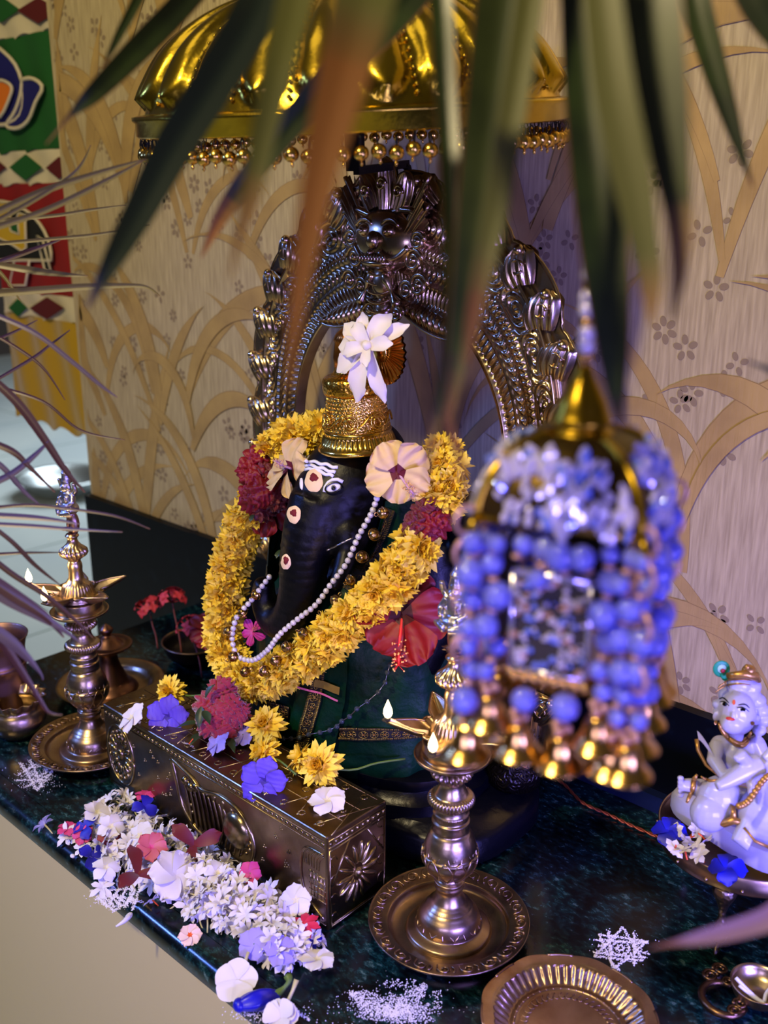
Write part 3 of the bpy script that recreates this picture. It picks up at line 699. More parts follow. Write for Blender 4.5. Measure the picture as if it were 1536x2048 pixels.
blob('trunk_mark', 572, 1124, 10, 15.5, SANDAL); blob('vermilion_dot', 574, 1120, 4.5, 7.5, KUM, .0012, .14, off=.0012)
for k, (a, b2) in enumerate((((612, 922), (676, 936)), ((611, 930), (671, 946)), ((611, 938), (667, 953)))):
    pts = [(a[0] + (b2[0] - a[0]) * t, a[1] + (b2[1] - a[1]) * t ** 1.4 + 1.6 * sin(t * 17 + k)) for t in [i / 18 for i in range(19)]]
    if k == 2: pts = [q for q in pts if q[0] > 640 or q[0] < 622]
    mark('ash_stripe', pts, WP, wid=.0019)
blob('eye_silver', 668, 976, 15, 9.5, mat('silver_eye', (236, 236, 240), .3), .0015, .0, -.25, off=.001)
blob('eye_iris', 668, 977, 5.2, 5.5, mat('grey_iris', (120, 116, 130), .3), .0008, 0, off=.003); blob('eye_pupil', 668, 978, 3.4, 3.9, BLK, .0008, 0, off=.0042)
mark('eye_outline', [(668 + 15.5 * cos(a) , 976 + 9.5 * sin(a) - 3.5 * cos(a)) for a in [k * pi / 12 for k in range(25)]], BLK, wid=.0009, off=.0035)
mark('eyebrow_paint', [(649, 984), (651, 974), (657, 965), (665, 960), (676, 959), (686, 964)], WP, wid=.0021)
blob('eye_silver', 604, 968, 2.5, 12, MATS['silver_eye'], .002, 0)
mark('silver_chain', [(653 + 5.3 * k, 1101 - 2.6 * k + .8 * (k % 2)) for k in range(11)], SILV, wid=.0011)

# gold crown + fan + white flower
crown = thing('gold_headdress', 'embossed golden crown on the head of the black statue', 'crown', (-.734, .748, .441), (radians(2), radians(-3), 0))
m = M(); m.lathe([(.036, .0), (.0435, .0005), (.0445, .003), (.0425, .006), (.0405, .007), (.0385, .011, .03, 46, 1.2), (.0365, .016, .04, 46, 2.0), (.0355, .0195), (.037, .0215), (.0355, .0235)], 184); obj('crown_brim', m, GOLD, crown)
m = M(); m.lathe(spl([(.0352, .022), (.0340, .032), (.0325, .042), (.0312, .052), (.0305, .060)], 20), 64); 
for j in range(9):
    for k in range(44):
        a = 2 * pi * (k + .5 * (j % 2)) / 44; z = .0255 + .0040 * j; r = .0350 - (z - .022) * .125; m.ell((r * cos(a), r * sin(a), z), .0013, 5, 4)
obj('crown_body', m, GOLDE, crown)
m = M(); m.lathe(spl([(.030, .060), (.0335, .063), (.0345, .070), (.0335, .077), (.029, .081), (.022, .084), (.020, .090)], 24), 64); obj('crown_roll', m, mat('scrolled_gold', (212, 160, 56), .25, 1.0, bump=('vor', 300, .6, .001)), crown)
m = M(); m.lathe([(.020, .086), (.0195, .10, .05, 24), (.017, .115, .05, 24), (.019, .118), (.016, .124), (.008, .130), (.001, .132)], 96); obj('crown_top', m, mat('copper_gold', (188, 118, 50), .3, 1.0), crown)
m = M()
for a0, sgn in ((-1.95, 1), (-1.0, -1), (-.15, 1), (-2.9, -1)):
    for k, rr in enumerate((.0105, .0062)):
        m.tube([V(((.0368 - (z_ - .034) * .12) * cos(a0 + x_ / .036), (.0368 - (z_ - .034) * .12) * sin(a0 + x_ / .036), z_)) for x_, z_ in [(sgn * rr * cos(a) * (1 - a / 16), .034 + rr * sin(a) * (1 - a / 16)) for a in [i * .35 for i in range(20)]]], .0011, 6)
    m.tube([V(((.0372 - (z_ - .03) * .14) * cos(a0 + .2 + x_ / .036), (.0372 - (z_ - .03) * .14) * sin(a0 + .2 + x_ / .036), z_)) for x_, z_ in [(.028 * t, .030 + .020 * sin(t * pi) * t) for t in [i / 14 for i in range(15)]]], .0013, 6)
obj('crown_scrollwork', m, GOLD, crown)
m = M(); NB = 30; vs = []; fs = []
for k in range(NB * 4):
    a = 2 * pi * k / (NB * 4); pl = .0022 * cos(a * NB)
    for r, y in ((.012, 0), (.016, pl * .5), (.035, pl), (.037, pl * .6)): vs.append((r * cos(a), y, r * sin(a)))
for k in range(NB * 4):
    for j in range(3): a = k * 4 + j; b2 = ((k + 1) % (NB * 4)) * 4 + j; fs.append((a, b2, b2 + 1, a + 1))
m.add(vs, fs); m.add([V(p) + V((0, .003, 0)) for p in vs], [tuple(reversed(f)) for f in fs])
m.lathe([(.001, 0), (.0125, 0), (.0125, .004), (.001, .004)], 32, T=RX(pi / 2))
fan = obj('pleated_fan', m, GOLD, crown, loc=(.012, .030, .102), rot=(0, 0, -.1))
fl = thing('white_crown_flower', 'large creamy white long petalled flower on top of the golden crown', 'flower', onY(737, 693, .725), facing(V((.25, -.85, .35))))
m = M(); IV = mat('ivory_petal', (232, 224, 208), .55, sss=.2)
for k, (a, L, W, cu, dr) in enumerate(((.55, .048, .016, .10, .12), (1.05, .040, .022, .5, .5), (1.9, .036, .014, .4, .3), (2.55, .040, .018, .2, .25), (3.2, .036, .020, .3, .4), (3.75, .046, .022, .05, .3), (4.45, .056, .022, .05, .45), (5.05, .055, .016, .0, .4), (.1, .030, .016, .7, .5), (2.2, .028, .016, .8, .6), (3.5, .028, .016, .8, .7), (5.0, .024, .012, .9, .5))):
    petal(m, L, W, cu, dr, .35, .01, 'round', T=RZ(a), nu=10, nv=6, ph=k, base=.35)
m.ell((0, 0, .003), (.005, .005, .006), 12, 8); obj('petals', m, IV, fl)
# ================================================================ FLOWER KINDS
def chrys_mesh(R=.022, full=1.0, mats=(YEL, YELD), seed=1):
    rr = random.Random(seed); m = M()
    rings = [(8, 82, .45, 1), (11, 66, .62, 1), (14, 48, .78, 0), (17, 28, .92, 0), (18, 8, 1.0, 0), (16, -14, .95, 0)]
    for n_, el, l, mi in rings:
        if el < 0 and full < 1: continue
        for k in range(n_):
            a = 2 * pi * k / n_ + rr.uniform(-.15, .15) + el; L = R * l * rr.uniform(.85, 1.12)
            T = RZ(a) @ RY(-radians(el + rr.uniform(-7, 7)))
            petal(m, L, R * .29, .0, -.15 if el > 40 else .2, .6, 0, 'round', mi, T, nu=5, nv=2, base=.45)
    m.ell((0, 0, 0), R * .35, 8, 6, 1)
    me = m.mesh(); me.materials.append(mats[0]); me.materials.append(mats[1]); return me
CH = [chrys_mesh(seed=k) for k in range(3)]
def ruffle_mesh(R, mt, seed=1, amp=.14):
    rr = random.Random(seed); f1 = [(rr.uniform(5, 9), rr.uniform(0, 6), rr.uniform(5, 9)) for _ in range(4)]
    def fn(u, v):
        t, p = pi * (v - .5), 2 * pi * u; d = V((cos(t) * cos(p), cos(t) * sin(p), sin(t)))
        h = 0
        for a, b2, c in f1: h += abs(sin(d.x * a + b2 + 2 * sin(d.z * c)) * sin(d.y * c + b2 * 2 + d.z * 3))
        h2 = sin(d.x * 31 + b2) * sin(d.y * 33) * sin(d.z * 29)
        return d * (R * (1 - amp * 1.6 + amp * h + .05 * h2))
    m = M(); m.grid(fn, 56, 34, cu=True); me = m.mesh(); me.materials.append(mt); return me
# ---------------------------------------------------------------- GARLAND
gar = thing('flower_garland', 'thick yellow chrysanthemum garland with red flowers hung around the black statue', 'garland')
gp = [(652, 862, .775, 0), (600, 868, .768, 0), (552, 896, .752, 0), (522, 945, .738, 1), (542, 985, .722, 1), (502, 1022, .730, 0), (478, 1080, .722, 0), (460, 1140, .714, 0), (448, 1205, .704, 0), (446, 1275, .697, 0), (468, 1335, .690, 0), (515, 1364, .684, 0), (580, 1334, .676, 0), (640, 1296, .671, 0), (695, 1248, .672, 0), (750, 1200, .678, 0), (800, 1142, .690, 0), (834, 1092, .702, 0), (848, 1046, .718, 1), (868, 1030, .726, 1), (884, 985, .742, 0), (893, 935, .758, 0), (872, 900, .772, 0)]
GP = spl([tuple(onY(a, b2, c)) + (float(d),) for a, b2, c, d in gp], 200)
acc = 0; last = None; nh = 0; rg = random.Random(5)
cordm = M(); cordm.tube([q[:3] for q in GP[::4]], .006, 8); obj('garland_cord', cordm, GREENST, gar)
RED = [ruffle_mesh(.021, CRIM, 3, .2), ruffle_mesh(.019, MAROON, 8, .2)]
for i in range(len(GP) - 1):
    p = V(GP[i][:3]); q = V(GP[i + 1][:3]); 
    if last is not None: acc += (p - last).length
    last = p
    if i == 0 or acc >= .0172:
        acc = 0; t = (q - p).normalized(); out = (EYE - p).normalized(); out = (out - t * out.dot(t)).normalized(); sd = t.cross(out)
        red = GP[i][3] > .5
        angs = (-1.25, 0, 1.25) if not red else (-.9, .9)
        for a in angs:
            a += rg.uniform(-.25, .25) + (.3 if nh % 2 else -.3); d = out * cos(a) + sd * sin(a)
            if red: o = obj('red_flower_head', RED[nh % 2], [], gar); settle(o, p + d * .010, facing(d, rg.random() * 6), rg.uniform(.72, .9))
            else: o = obj('chrysanthemum_head', CH[nh % 3], [], gar); settle(o, p + d * .0085, facing(d + t * rg.uniform(-.5, .5), rg.random() * 6), rg.uniform(1.02, 1.22))
            nh += 1
m = M()
for px, py, Y in ((508, 1028, .705), (440, 1345, .68), (560, 1100, .70)):
    c = onY(px, py, Y); petal(m, .012, .006, .3, .3, .3, T=TR(*c) @ RZ(-1.2) @ RY(.6))
obj('leaf_sprig', m, DKLEAF, gar)
# ---------------------------------------------------------------- PEARL NECKLACE
nk = thing('pearl_necklace', 'pearl necklace with small golden bells hanging over the yellow garland', 'necklace')
npx = [(757, 985), (744, 1024), (717, 1073), (692, 1128), (662, 1168), (633, 1208), (597, 1237), (560, 1268), (535, 1300), (506, 1320), (476, 1312), (465, 1284), (467, 1255), (476, 1230), (498, 1206), (520, 1178), (540, 1152)]
allT = TREES
def nY(i): return .700 - .048 * min(1, max(0, i - 8) / 34) if i < 72 else .652 + .036 * (i - 72) / 24
NK = spl([(a, b2) for a, b2 in npx], 96)
PEARL = mat('pearl', (214, 208, 200), .18, .15, coat=.5); BELLG = mat('small_gold_bell', (176, 140, 84), .25, 1.0, bump=('vor', 220, .6, .001))
m = M(); m.ell((0, 0, 0), .0033, 14, 10); pm = m.mesh(); pm.materials.append(PEARL)
m = M(); m.ell((0, 0, 0), .0062, 18, 12); m.tube([V((.0063 * cos(a), .0063 * sin(a), 0)) for a in [k * pi / 10 for k in range(20)]], .0006, 6, closed=True); m.tube([V((.002 * cos(a), 0, .0078 + .002 * sin(a))) for a in [k * pi / 5 for k in range(10)]], .0006, 6, closed=True); gb = m.mesh(); gb.materials.append(BELLG)
NP = [onY(a, b2, nY(i)) for i, (a, b2) in enumerate(NK)]
m = M(); m.tube(NP, .0007, 6); obj('string', m, SILV, nk)
dacc = 1; lastp = NP[0]; cnt = 0
for i, p in enumerate(spl([tuple(q) for q in NP], 900)):
    p = V(p); dacc += (p - lastp).length; lastp = p
    if dacc >= .0068: dacc = 0; o = obj('pearl', pm, [], nk, loc=p); cnt += 1; 
    if dacc == 0 and cnt % 4 == 2:
        sdn = V((.005, -.004, -.0125)) if cnt < 50 else V((-.006, -.004, -.011))
        obj('gold_bell', gb, [], nk, loc=p + sdn + V((.6, .2, 0)) * (.010 if cnt < 40 else 0), rot=(cnt, cnt * .7, 0))
gn = thing('dark_bead_chain', 'dark glass bead chain lying across the green silk of the statue', 'chain')
m = M(); m.ell((0, 0, 0), .0030, 12, 8); db = m.mesh(); db.materials.append(mat('smoky_glass_bead', (84, 96, 110), .08, 0, trans=.6, ior=1.5))
cps = spl([(780, 1322), (765, 1360), (735, 1400), (705, 1428), (675, 1448), (640, 1462), (600, 1469), (570, 1475)], 15); CP = [hit(x, y, .70)[0] + hit(x, y, .70)[1] * .012 for x, y in cps]
for p in CP: obj('glass_bead', db, [], gn, loc=p)
m = M(); m.tube(CP, .0006, 5); obj('wire', m, SILV, gn)
# ---------------------------------------------------------------- HIBISCUS
def hibiscus(name, label, p, n_, R, mp, mc, ms, stam, spin=0.0, group=None, W=1.12, cup=.42):
    h = thing(name, label, 'flower', p, facing(n_, spin), group)
    m = M()
    for k in range(5): petal(m, R * (1 + .08 * sin(k * 2.3)), R * W, cup + .12 * sin(k * 2.9), .42 + .14 * sin(k * 1.7), .10, .10, 'fan', 0, RZ(2 * pi * k / 5 + .1 * sin(k)) @ RX(.30) @ TR(0, 0, .0012 * k), nu=14, nv=16, base=.14, mi0=1, split=.22, ph=k * 1.9)
    obj('petals', m, [mp, mc], h)
    m = M(); s0 = V((0, 0, 0)); s1 = V(stam); pts = [s0.lerp(s1, t) + V((0, 0, .1 * R * sin(t * pi))) for t in [i / 8 for i in range(9)]]
    m.tube(pts, [R * .035 * (1.3 - .5 * i / 8) for i in range(9)], 8, 0); rq = random.Random(2)
    for k in range(46):
        t = rq.uniform(.55, 1.0); b0 = s0.lerp(s1, t); d = V((rq.uniform(-1, 1), rq.uniform(-1, 1), rq.uniform(-.2, 1))).normalized() * R * .16
        m.tube([b0, b0 + d], R * .006, 4, 0); m.ell(b0 + d, R * .02, 6, 5, 1)
    obj('stamen', m, [ms, mat('pollen', (232, 180, 110), .7)], h)
    return h
toc = lambda p, k=.6, s=(0, -1, 0): ((EYE - V(p)).normalized() * k + V(s) * (1 - k))
DKC = mat('dark_crimson_throat', (96, 6, 30), .6)
p = onY(797, 945, .712); hibiscus('cream_hibiscus', 'cream hibiscus with dark red throat on the right ear of the statue', p, toc(p, .8), .034, CREAMP, DKC, mat('pink_stamen', (206, 160, 176), .6), (-.026, -.002, .012), 2.2)
p = onY(584, 938, .715); hibiscus('cream_hibiscus', 'cream hibiscus half hidden at the left side of the statue head', p, V((-.25, -.85, .3)), .034, CREAMP, DKC, MATS['pink_stamen'], (.0, .004, .02), .3)
REDP = mat('red_hibiscus_petal', (122, 3, 16), .55, sss=.05, bump=('wave', 30, .3, .001)); 
p = onY(806, 1228, .692); hibiscus('red_hibiscus', 'large red hibiscus with long stamen on the green silk beside the yellow garland', p, toc(p, .8), .050, REDP, mat('blackish_red_throat', (58, 0, 8), .6), mat('red_stamen', (216, 36, 40), .5), (-.050, -.004, .014), .45 + 1.05)
p = onY(545, 1010, .738); hibiscus('red_hibiscus', 'red hibiscus tucked between trunk and left side of the garland', p, toc(p, .5), .036, REDP, MATS['blackish_red_throat'], MATS['red_stamen'], (0, .005, .012), .9)

# ================================================================ BRASS BOX
BX0, BX1, BY0, BY1, BH = -.998, -.604, .566, .652, .110
box = thing('embossed_brass_box', 'long dark brass box with embossed sides lying before the black statue', 'box')
m = M(); m.box((BX0, BY0, 0), (BX1, BY1, BH)); bo = obj('box_body', m, BOXM, box, smooth=False); md = bo.modifiers.new('b', 'BEVEL'); md.width = .0022; md.segments = 3
FR = lambda x, z, h: V((x, BY0 - h, z)); SR = lambda y, z, h: V((BX1 + h, y, z)); TPf = lambda x, y, h: V((x, y, BH + h))
def line(mm, F, pts, r, lift=0.0): mm.tube([F(a, b2, lift) for a, b2 in pts], r, 6)
def arcp(cx, cz, rx, rz, a0, a1, n=24): return [(cx + rx * cos(a0 + (a1 - a0) * i / n), cz + rz * sin(a0 + (a1 - a0) * i / n)) for i in range(n + 1)]
def dome(mm, F, cx, cz, rx, rz, h, tilt=0, n=16):
    rings = 6; vs = []; fs = []
    for i in range(rings):
        t = i / (rings - 1) * pi / 2
        for k in range(n):
            a = 2 * pi * k / n; x, z = rx * cos(t) * cos(a), rz * cos(t) * sin(a)
            vs.append(F(cx + x * cos(tilt) - z * sin(tilt), cz + x * sin(tilt) + z * cos(tilt), h * sin(t)))
    for i in range(rings - 1):
        for k in range(n): fs.append((i*n+k, i*n+(k+1)%n, (i+1)*n+(k+1)%n, (i+1)*n+k))
    mm.add(vs, fs)
m = M()
# borders
for F, a0, a1 in ((FR, BX0, BX1), (SR, BY0, BY1)):
    for z in (.0955, .1035, .006): line(m, F, [(a0 + .003, z), (a1 - .003, z)], .0009)
    k = a0 + .006
    while k < a1 - .005: dome(m, F, k, .0995, .0026, .0026, .0016, n=10); k += .0075
# left fan medallion
def fan_med(cx, cz, rx, rz, half=None, n=15):
    line(m, FR, [q for q in arcp(cx, cz, rx, rz, 0, 2 * pi, 40) if BX0 + .001 < q[0] < BX1 - .001], .0022); 
    line(m, FR, [q for q in arcp(cx, cz, rx * .86, rz * .86, 0, 2 * pi, 40) if BX0 + .001 < q[0] < BX1 - .001], .0009)
    for k in range(n):
        a = 2 * pi * k / n
        x, z = cx + rx * .55 * cos(a), cz + rz * .55 * sin(a)
        if BX0 + .003 < x < BX1 - .003: dome(m, FR, x, z, rx * .24, rz * .09, .003, math.atan2(rz * sin(a), rx * cos(a)))
        x, z = cx + rx * .78 * cos(a), cz + rz * .78 * sin(a)
        if BX0 + .003 < x < BX1 - .003: dome(m, FR, x, z, rx * .07, rz * .07, .003)
    dome(m, FR, cx, cz, rx * .2, rz * .2, .004)
fan_med(-.966, .052, .028, .040)
# large central relief: peacock-like paisley with bands
c0 = onY(440, 1640, BY0); cx0, cz0 = c0.x, .050
line(m, FR, spl([(cx0 - .085, .092), (cx0 - .078, .070), (cx0 - .070, .040), (cx0 - .045, .018), (cx0, .010), (cx0 + .045, .016), (cx0 + .058, .045), (cx0 + .040, .074), (cx0 + .005, .082), (cx0 - .03, .075), (cx0 - .05, .083), (cx0 - .085, .092)], 60), .0028)
dome(m, FR, cx0 + .030, .052, .022, .022, .010, .3, 24)
for k in range(5): line(m, FR, spl([(cx0 + .004 + .008 * k, .074 - .003 * k), (cx0 + .010 + .008 * k, .05), (cx0 + .002 + .008 * k, .022)], 12), .0011, .003)
for k in range(7): line(m, FR, spl([(cx0 - .062 + .009 * k, .078 - .001 * k), (cx0 - .055 + .009 * k, .05), (cx0 - .050 + .009 * k, .022)], 12), .0015, .0015)
for k in range(3): dome(m, FR, cx0 - .060 + .010 * k, .074 - .004 * (k % 2), .006, .006, .005)
for k in range(22): dome(m, FR, *[(cx0 - .0 + .052 * cos(2 * pi * k / 22), .046 + .030 * sin(2 * pi * k / 22))][0], .0022, .0022, .002)
# right corner shell
line(m, FR, spl([(BX1 - .004, .088), (BX1 - .030, .084), (BX1 - .038, .060), (BX1 - .032, .030), (BX1 - .006, .012)], 24), .0018)
for k in range(7): line(m, FR, spl([(BX1 - .004 - .004 * k, .086), (BX1 - .010 - .004 * k, .078), (BX1 - .012 - .0035 * k, .066)], 8), .0009)
for k in range(5):
    line(m, FR, [(BX1 - .024 + .005 * k, .030), (BX1 - .024 + .005 * k, .062)], .0008); line(m, FR, [(BX1 - .026, .032 + .007 * k), (BX1 - .002, .032 + .007 * k)], .0008)
for k in range(40):
    x = random.uniform(BX0 + .06, BX1 - .05); z = random.uniform(.02, .088)
    if not (cx0 - .09 < x < cx0 + .062): 
        for dx, dz in ((0, 0), (.003, .001), (.001, .003)): dome(m, FR, x + dx, z + dz, .0011, .0011, .001, n=8)
# end panel: frame, diagonals and rosette
cy, cz = (BY0 + BY1) / 2, .048
line(m, SR, [(BY0 + .004, .004), (BY0 + .004, .092), (BY1 - .004, .092), (BY1 - .004, .004), (BY0 + .004, .004)], .0014)
line(m, SR, [(BY0 + .006, .05), (cy - .012, .091)], .0012); line(m, SR, [(BY1 - .006, .056), (cy + .014, .091)], .0012)
for k in range(14):
    a = 2 * pi * k / 14; dome(m, SR, cy + .018 * cos(a), cz + .022 * sin(a), .0125, .0032, .0035, math.atan2(.022 * sin(a), .018 * cos(a)))
dome(m, SR, cy, cz, .0055, .0055, .005)
for k in range(8): line(m, SR, arcp(cy + (.034 if k % 2 else -.034), .012 + .011 * k, .005, .006, 0, 5, 10), .0008)
# lid: lattice and rings
for k in range(8): line(m, TPf, [(BX0 + .02 + .05 * k, BY0 + .006), (BX0 + .045 + .05 * k, BY1 - .006)], .0006); line(m, TPf, [(BX0 + .045 + .05 * k, BY0 + .006), (BX0 + .02 + .05 * k, BY1 - .006)], .0006)
for y in (BY0 + .018, cy, BY1 - .018): line(m, TPf, [(BX0 + .008, y + .012), (BX1 - .008, y + .012)], .0005)
for k in range(14):
    for y in (BY0 + .012, cy, BY1 - .012): line(m, TPf, arcp(BX0 + .022 + .027 * k, y, .0038, .0038, 0, 2 * pi, 14), .0008)
obj('embossed_relief', m, mat('relief_brass', (168, 150, 108), .26, 1.0, bump=('noise', 120, .2), mix=((78, 62, 44), 'noise', 22, .4, .7)), box)

# ================================================================ OIL LAMPS
def lz(p): return [(r, z) + tuple(x) for r, z, *x in p]
def dense(prof, k=4):
    """smooth lathe rows between controls, keeping flutes"""
    P = [tuple(q) + (0, 0, 0)[len(q) - 2:] if len(q) < 5 else tuple(q) for q in prof]; out = []
    for i in range(len(P) - 1):
        a, b2 = P[max(i - 1, 0)], P[i]; c, d = P[i + 1], P[min(i + 2, len(P) - 1)]
        for j in range(k):
            u = j / k; r = .5 * (2*b2[0] + (c[0]-a[0])*u + (2*a[0]-5*b2[0]+4*c[0]-d[0])*u*u + (-a[0]+3*b2[0]-3*c[0]+d[0])*u**3)
            out.append((r, b2[1] + (c[1] - b2[1]) * u, b2[2] + (c[2] - b2[2]) * u, b2[3] or c[3], b2[4] + (c[4] - b2[4]) * u))
    out.append(P[-1]); return out
SOOT = mat('soot', (20, 14, 12), .9); WICK = mat('cotton_wick', (214, 190, 184), .9)
FLAME = bpy.data.materials.new('flame'); FLAME.use_nodes = True; fb = FLAME.node_tree.nodes['Principled BSDF']
fb.inputs['Base Color'].default_value = (0, 0, 0, 1); fb.inputs['Emission Color'].default_value = (1, .70, .30, 1); fb.inputs['Emission Strength'].default_value = 14
def make_lamp(label, loc, a0, flames=(0, 1)):
    L = thing('brass_oil_lamp', label, 'lamp', loc)
    m = M(); m.lathe(dense([(.036, .0), (.040, .002), (.045, .003), (.058, .006), (.0605, .0125), (.064, .0135), (.0765, .0165), (.0795, .0185), (.0795, .0205), (.076, .0195), (.064, .0165), (.060, .0155), (.057, .0095), (.046, .0065), (.020, .0062), (.001, .0062)], 3), 96, caps=False)
    # engraved leaf scrolls on the rim
    for k in range(20):
        b0 = 2 * pi * k / 20
        m.tube([V((r * cos(b0 + t), r * sin(b0 + t), .0178 + (r - .064) * .19)) for r, t in spl([(.0655, -.10), (.073, -.08), (.0755, .02), (.070, .07), (.067, .0), (.070, -.03)], 12)], .0009, 5)
        m.tube([V((r * cos(b0 + t), r * sin(b0 + t), .0178 + (r - .064) * .19)) for r, t in spl([(.0755, .12), (.070, .15), (.066, .10)], 6)], .0009, 5)
    obj('drip_plate', m, BRASSE, L)
    m = M(); m.lathe(dense([(.043, .0065), (.042, .009), (.040, .0105), (.033, .013), (.032, .0155), (.0315, .019), (.029, .027), (.0235, .034), (.0215, .036, .03, 60), (.0195, .038, .03, 60), (.0165, .0415), (.0135, .048), (.0125, .053), (.0140, .0555), (.0150, .058), (.0145, .0615), (.0150, .064), (.0125, .0655), (.0110, .068)], 4), 120)
    for k in range(9):
        b0 = 2 * pi * k / 9; f = lambda t, s: V(((.0322 - .0085 * s) * cos(b0 + t) * 1.01, (.0322 - .0085 * s) * sin(b0 + t) * 1.01, .0165 + .0165 * s))
        for q in ([(0, 0), (.16, .3), (.2, .6), (.05, .75), (.02, .5)], [(0, 0), (-.16, .3), (-.2, .6), (-.05, .75), (-.02, .5)], [(.34, 0), (.3, .4), (.33, .8)]): m.tube([f(a, b2) for a, b2 in spl(q, 12)], .0010, 5)
    obj('foot', m, BRASSE, L)
    m = M(); m.lathe(dense([(.0108, .067), (.0135, .0695), (.019, .0745), (.0245, .082), (.0265, .088), (.0262, .094), (.0275, .0955), (.0258, .098), (.0250, .105), (.0225, .113), (.0195, .119), (.0175, .122), (.0182, .124), (.0182, .129), (.0185, .1325), (.0168, .134), (.0168, .1385, .03, 60), (.0172, .140, .03, 60), (.0160, .142), (.0150, .146), (.0165, .1485, .04, 40), (.0208, .1525, .07, 40), (.0215, .1555, .07, 40), (.0205, .1585, .05, 40), (.0165, .1605), (.0145, .164), (.0122, .170), (.0120, .174), (.014, .1775, .05, 22, 0), (.0180, .181, .08, 22, .8), (.0190, .184, .08, 22, 1.8), (.0175, .187, .08, 22, 2.8), (.0140, .1895, .04, 22, 3.4), (.0120, .192)], 4), 160)
    for k in range(12):   # lotus petals on the bulb
        b0 = 2 * pi * k / 12; rb = lambda z: .0135 + (.0272 - .0135) * sin(min(1, (z - .068) / .026) * pi / 2) if z < .096 else .0265
        m.tube([V((rb(z) * 1.02 * cos(b0 + t), rb(z) * 1.02 * sin(b0 + t), z)) for t, z in spl([(-.05, .072), (-.22, .082), (-.24, .090), (0, .099), (.24, .090), (.22, .082), (.05, .072)], 18)], .0009, 6)
    for k in range(7):
        b0 = 2 * pi * k / 7 + .2; rb = lambda z: .0268 - (z - .097) * .36 if z > .097 else .0268
        for q in ([(-.2, .098), (-.3, .107), (-.12, .115), (0, .107), (-.08, .100)], [(.2, .098), (.28, .105), (.14, .112), (.1, .104)]): m.tube([V((rb(z) * cos(b0 + t), rb(z) * sin(b0 + t), z)) for t, z in spl(q, 14)], .0008, 5)
    obj('stem', m, BRASS, L)
    m = M(); m.lathe(dense([(.012, .191), (.016, .194), (.022, .1955), (.034, .2000), (.0362, .2035), (.0352, .2045), (.030, .2025), (.0285, .2035), (.0290, .2085), (.0285, .216), (.0275, .2175), (.020, .2175)], 3), 80, caps=False); obj('drip_disc', m, BRASS, L)
    # five-spouted dish
    def dish(u, v, t=0):
        a = 2 * pi * v; k5 = abs(((a - a0) / (2 * pi / 5)) % 1 - .5) * 2   # 1 at spout
        sp = max(0, (k5 - .22) / .78); r = .032 + .012 * sp + .020 * sp ** 2.6
        ins = -.010 * max(0, 1 - abs(k5 - .30) / .16) * .5
        R_ = (r + ins) * u; z = .2165 + .013 * u ** 1.6 + .006 * sp * u ** 3 - t
        return V((R_ * cos(a), R_ * sin(a), z))
    m = M(); m.grid(lambda u, v: dish(.2 + .8 * u, v), 14, 200, cv=True); m.grid(lambda u, v: dish(.2 + .8 * (1 - u), v, .0016), 14, 200, cv=True)
    m.tube([dish(1, k / 200) for k in range(200)], .0013, 6, closed=True)
    obj('spouted_dish', m, BRASS, L)
    m = M(); m.lathe(dense([(.024, .2185), (.023, .2215), (.0215, .226), (.0190, .2320, .05, 30), (.0165, .238, .06, 30), (.0125, .242), (.0095, .246), (.0085, .256), (.0090, .262), (.0085, .266), (.0075, .270), (.0100, .273, .03, 18, 0), (.0150, .277, .08, 18, .6), (.0165, .281, .09, 18, 1.6), (.0150, .285, .08, 18, 2.4), (.0105, .289, .05, 18, 3), (.0070, .294), (.0060, .299), (.0085, .302), (.0065, .305)], 4), 108)
    obj('centre_column', m, BRASS, L)
    # lotus bracket and seated silver figure, facing the front
    m = M(); Ta = TR(0, 0, .303) @ RZ(-pi / 2)
    for k in range(5): petal(m, .015, .008, .6, .5, .4, T=Ta @ RZ((k - 2) * .55) @ RY(-.5), nu=6, nv=4)
    for k in range(6): petal(m, .033 - .002 * (k % 2), .013, .0, -.25, .3, 0, 'point', T=TR(0, .002, .300) @ RZ(-pi / 2 + (k - 2.5) * .5) @ RY(-1.15), nu=8, nv=4, base=.4)
    m.ell((0, .003, .318), (.010, .007, .016), 14, 10)
    obj('lotus_bracket', m, mat('pinkish_brass', (170, 140, 128), .35, 1.0), L)
    m = M()
    m.ell((0, -.001, .338), (.016, .012, .008), 16, 10); m.ell((0, 0, .350), (.0105, .008, .014), 16, 12); m.ell((0, -.002, .3655), (.0062, .0062, .008), 14, 10)
    for s_ in (-1, 1):
        m.tube([(s_ * .010, 0, .357), (s_ * .015, -.003, .348), (s_ * .009, -.010, .343)], [.0038, .0032, .0026], 10)
        m.tube([(s_ * .010, .002, .357), (s_ * .016, .002, .362), (s_ * .0165, -.001, .372)], [.0034, .003, .0026], 10)
        m.tube([(s_ * .003, -.006, .336), (s_ * .014, -.008, .334), (s_ * .002, -.013, .333)], [.005, .005, .0035], 10); m.ell((s_ * .0064, -.001, .3655), (.0018, .003, .004), 8, 6)
        m.ell((s_ * .0025, -.0078, .367), .0009, 6, 5)
    m.tube([(.006 * cos(a), -.0085 - .002 * sin(-a), .353 - .006 * sin(a)) for a in [k * pi / 8 for k in range(9)]], .0012, 6)
    m.ell((0, -.0085, .3650), (.0010, .0018, .0018), 8, 6); m.ell((0, -.0075, .3615), (.002, .001, .0006), 8, 4)
    m.lathe([(.0065, .370), (.0072, .372), (.0062, .374), (.0052, .380, .06, 10), (.0062, .382), (.0040, .385), (.0022, .389), (.0008, .391)], 40)
    fg = sculpt(m, .0009, 2); obj('silver_figurine', fg, SILV, L)
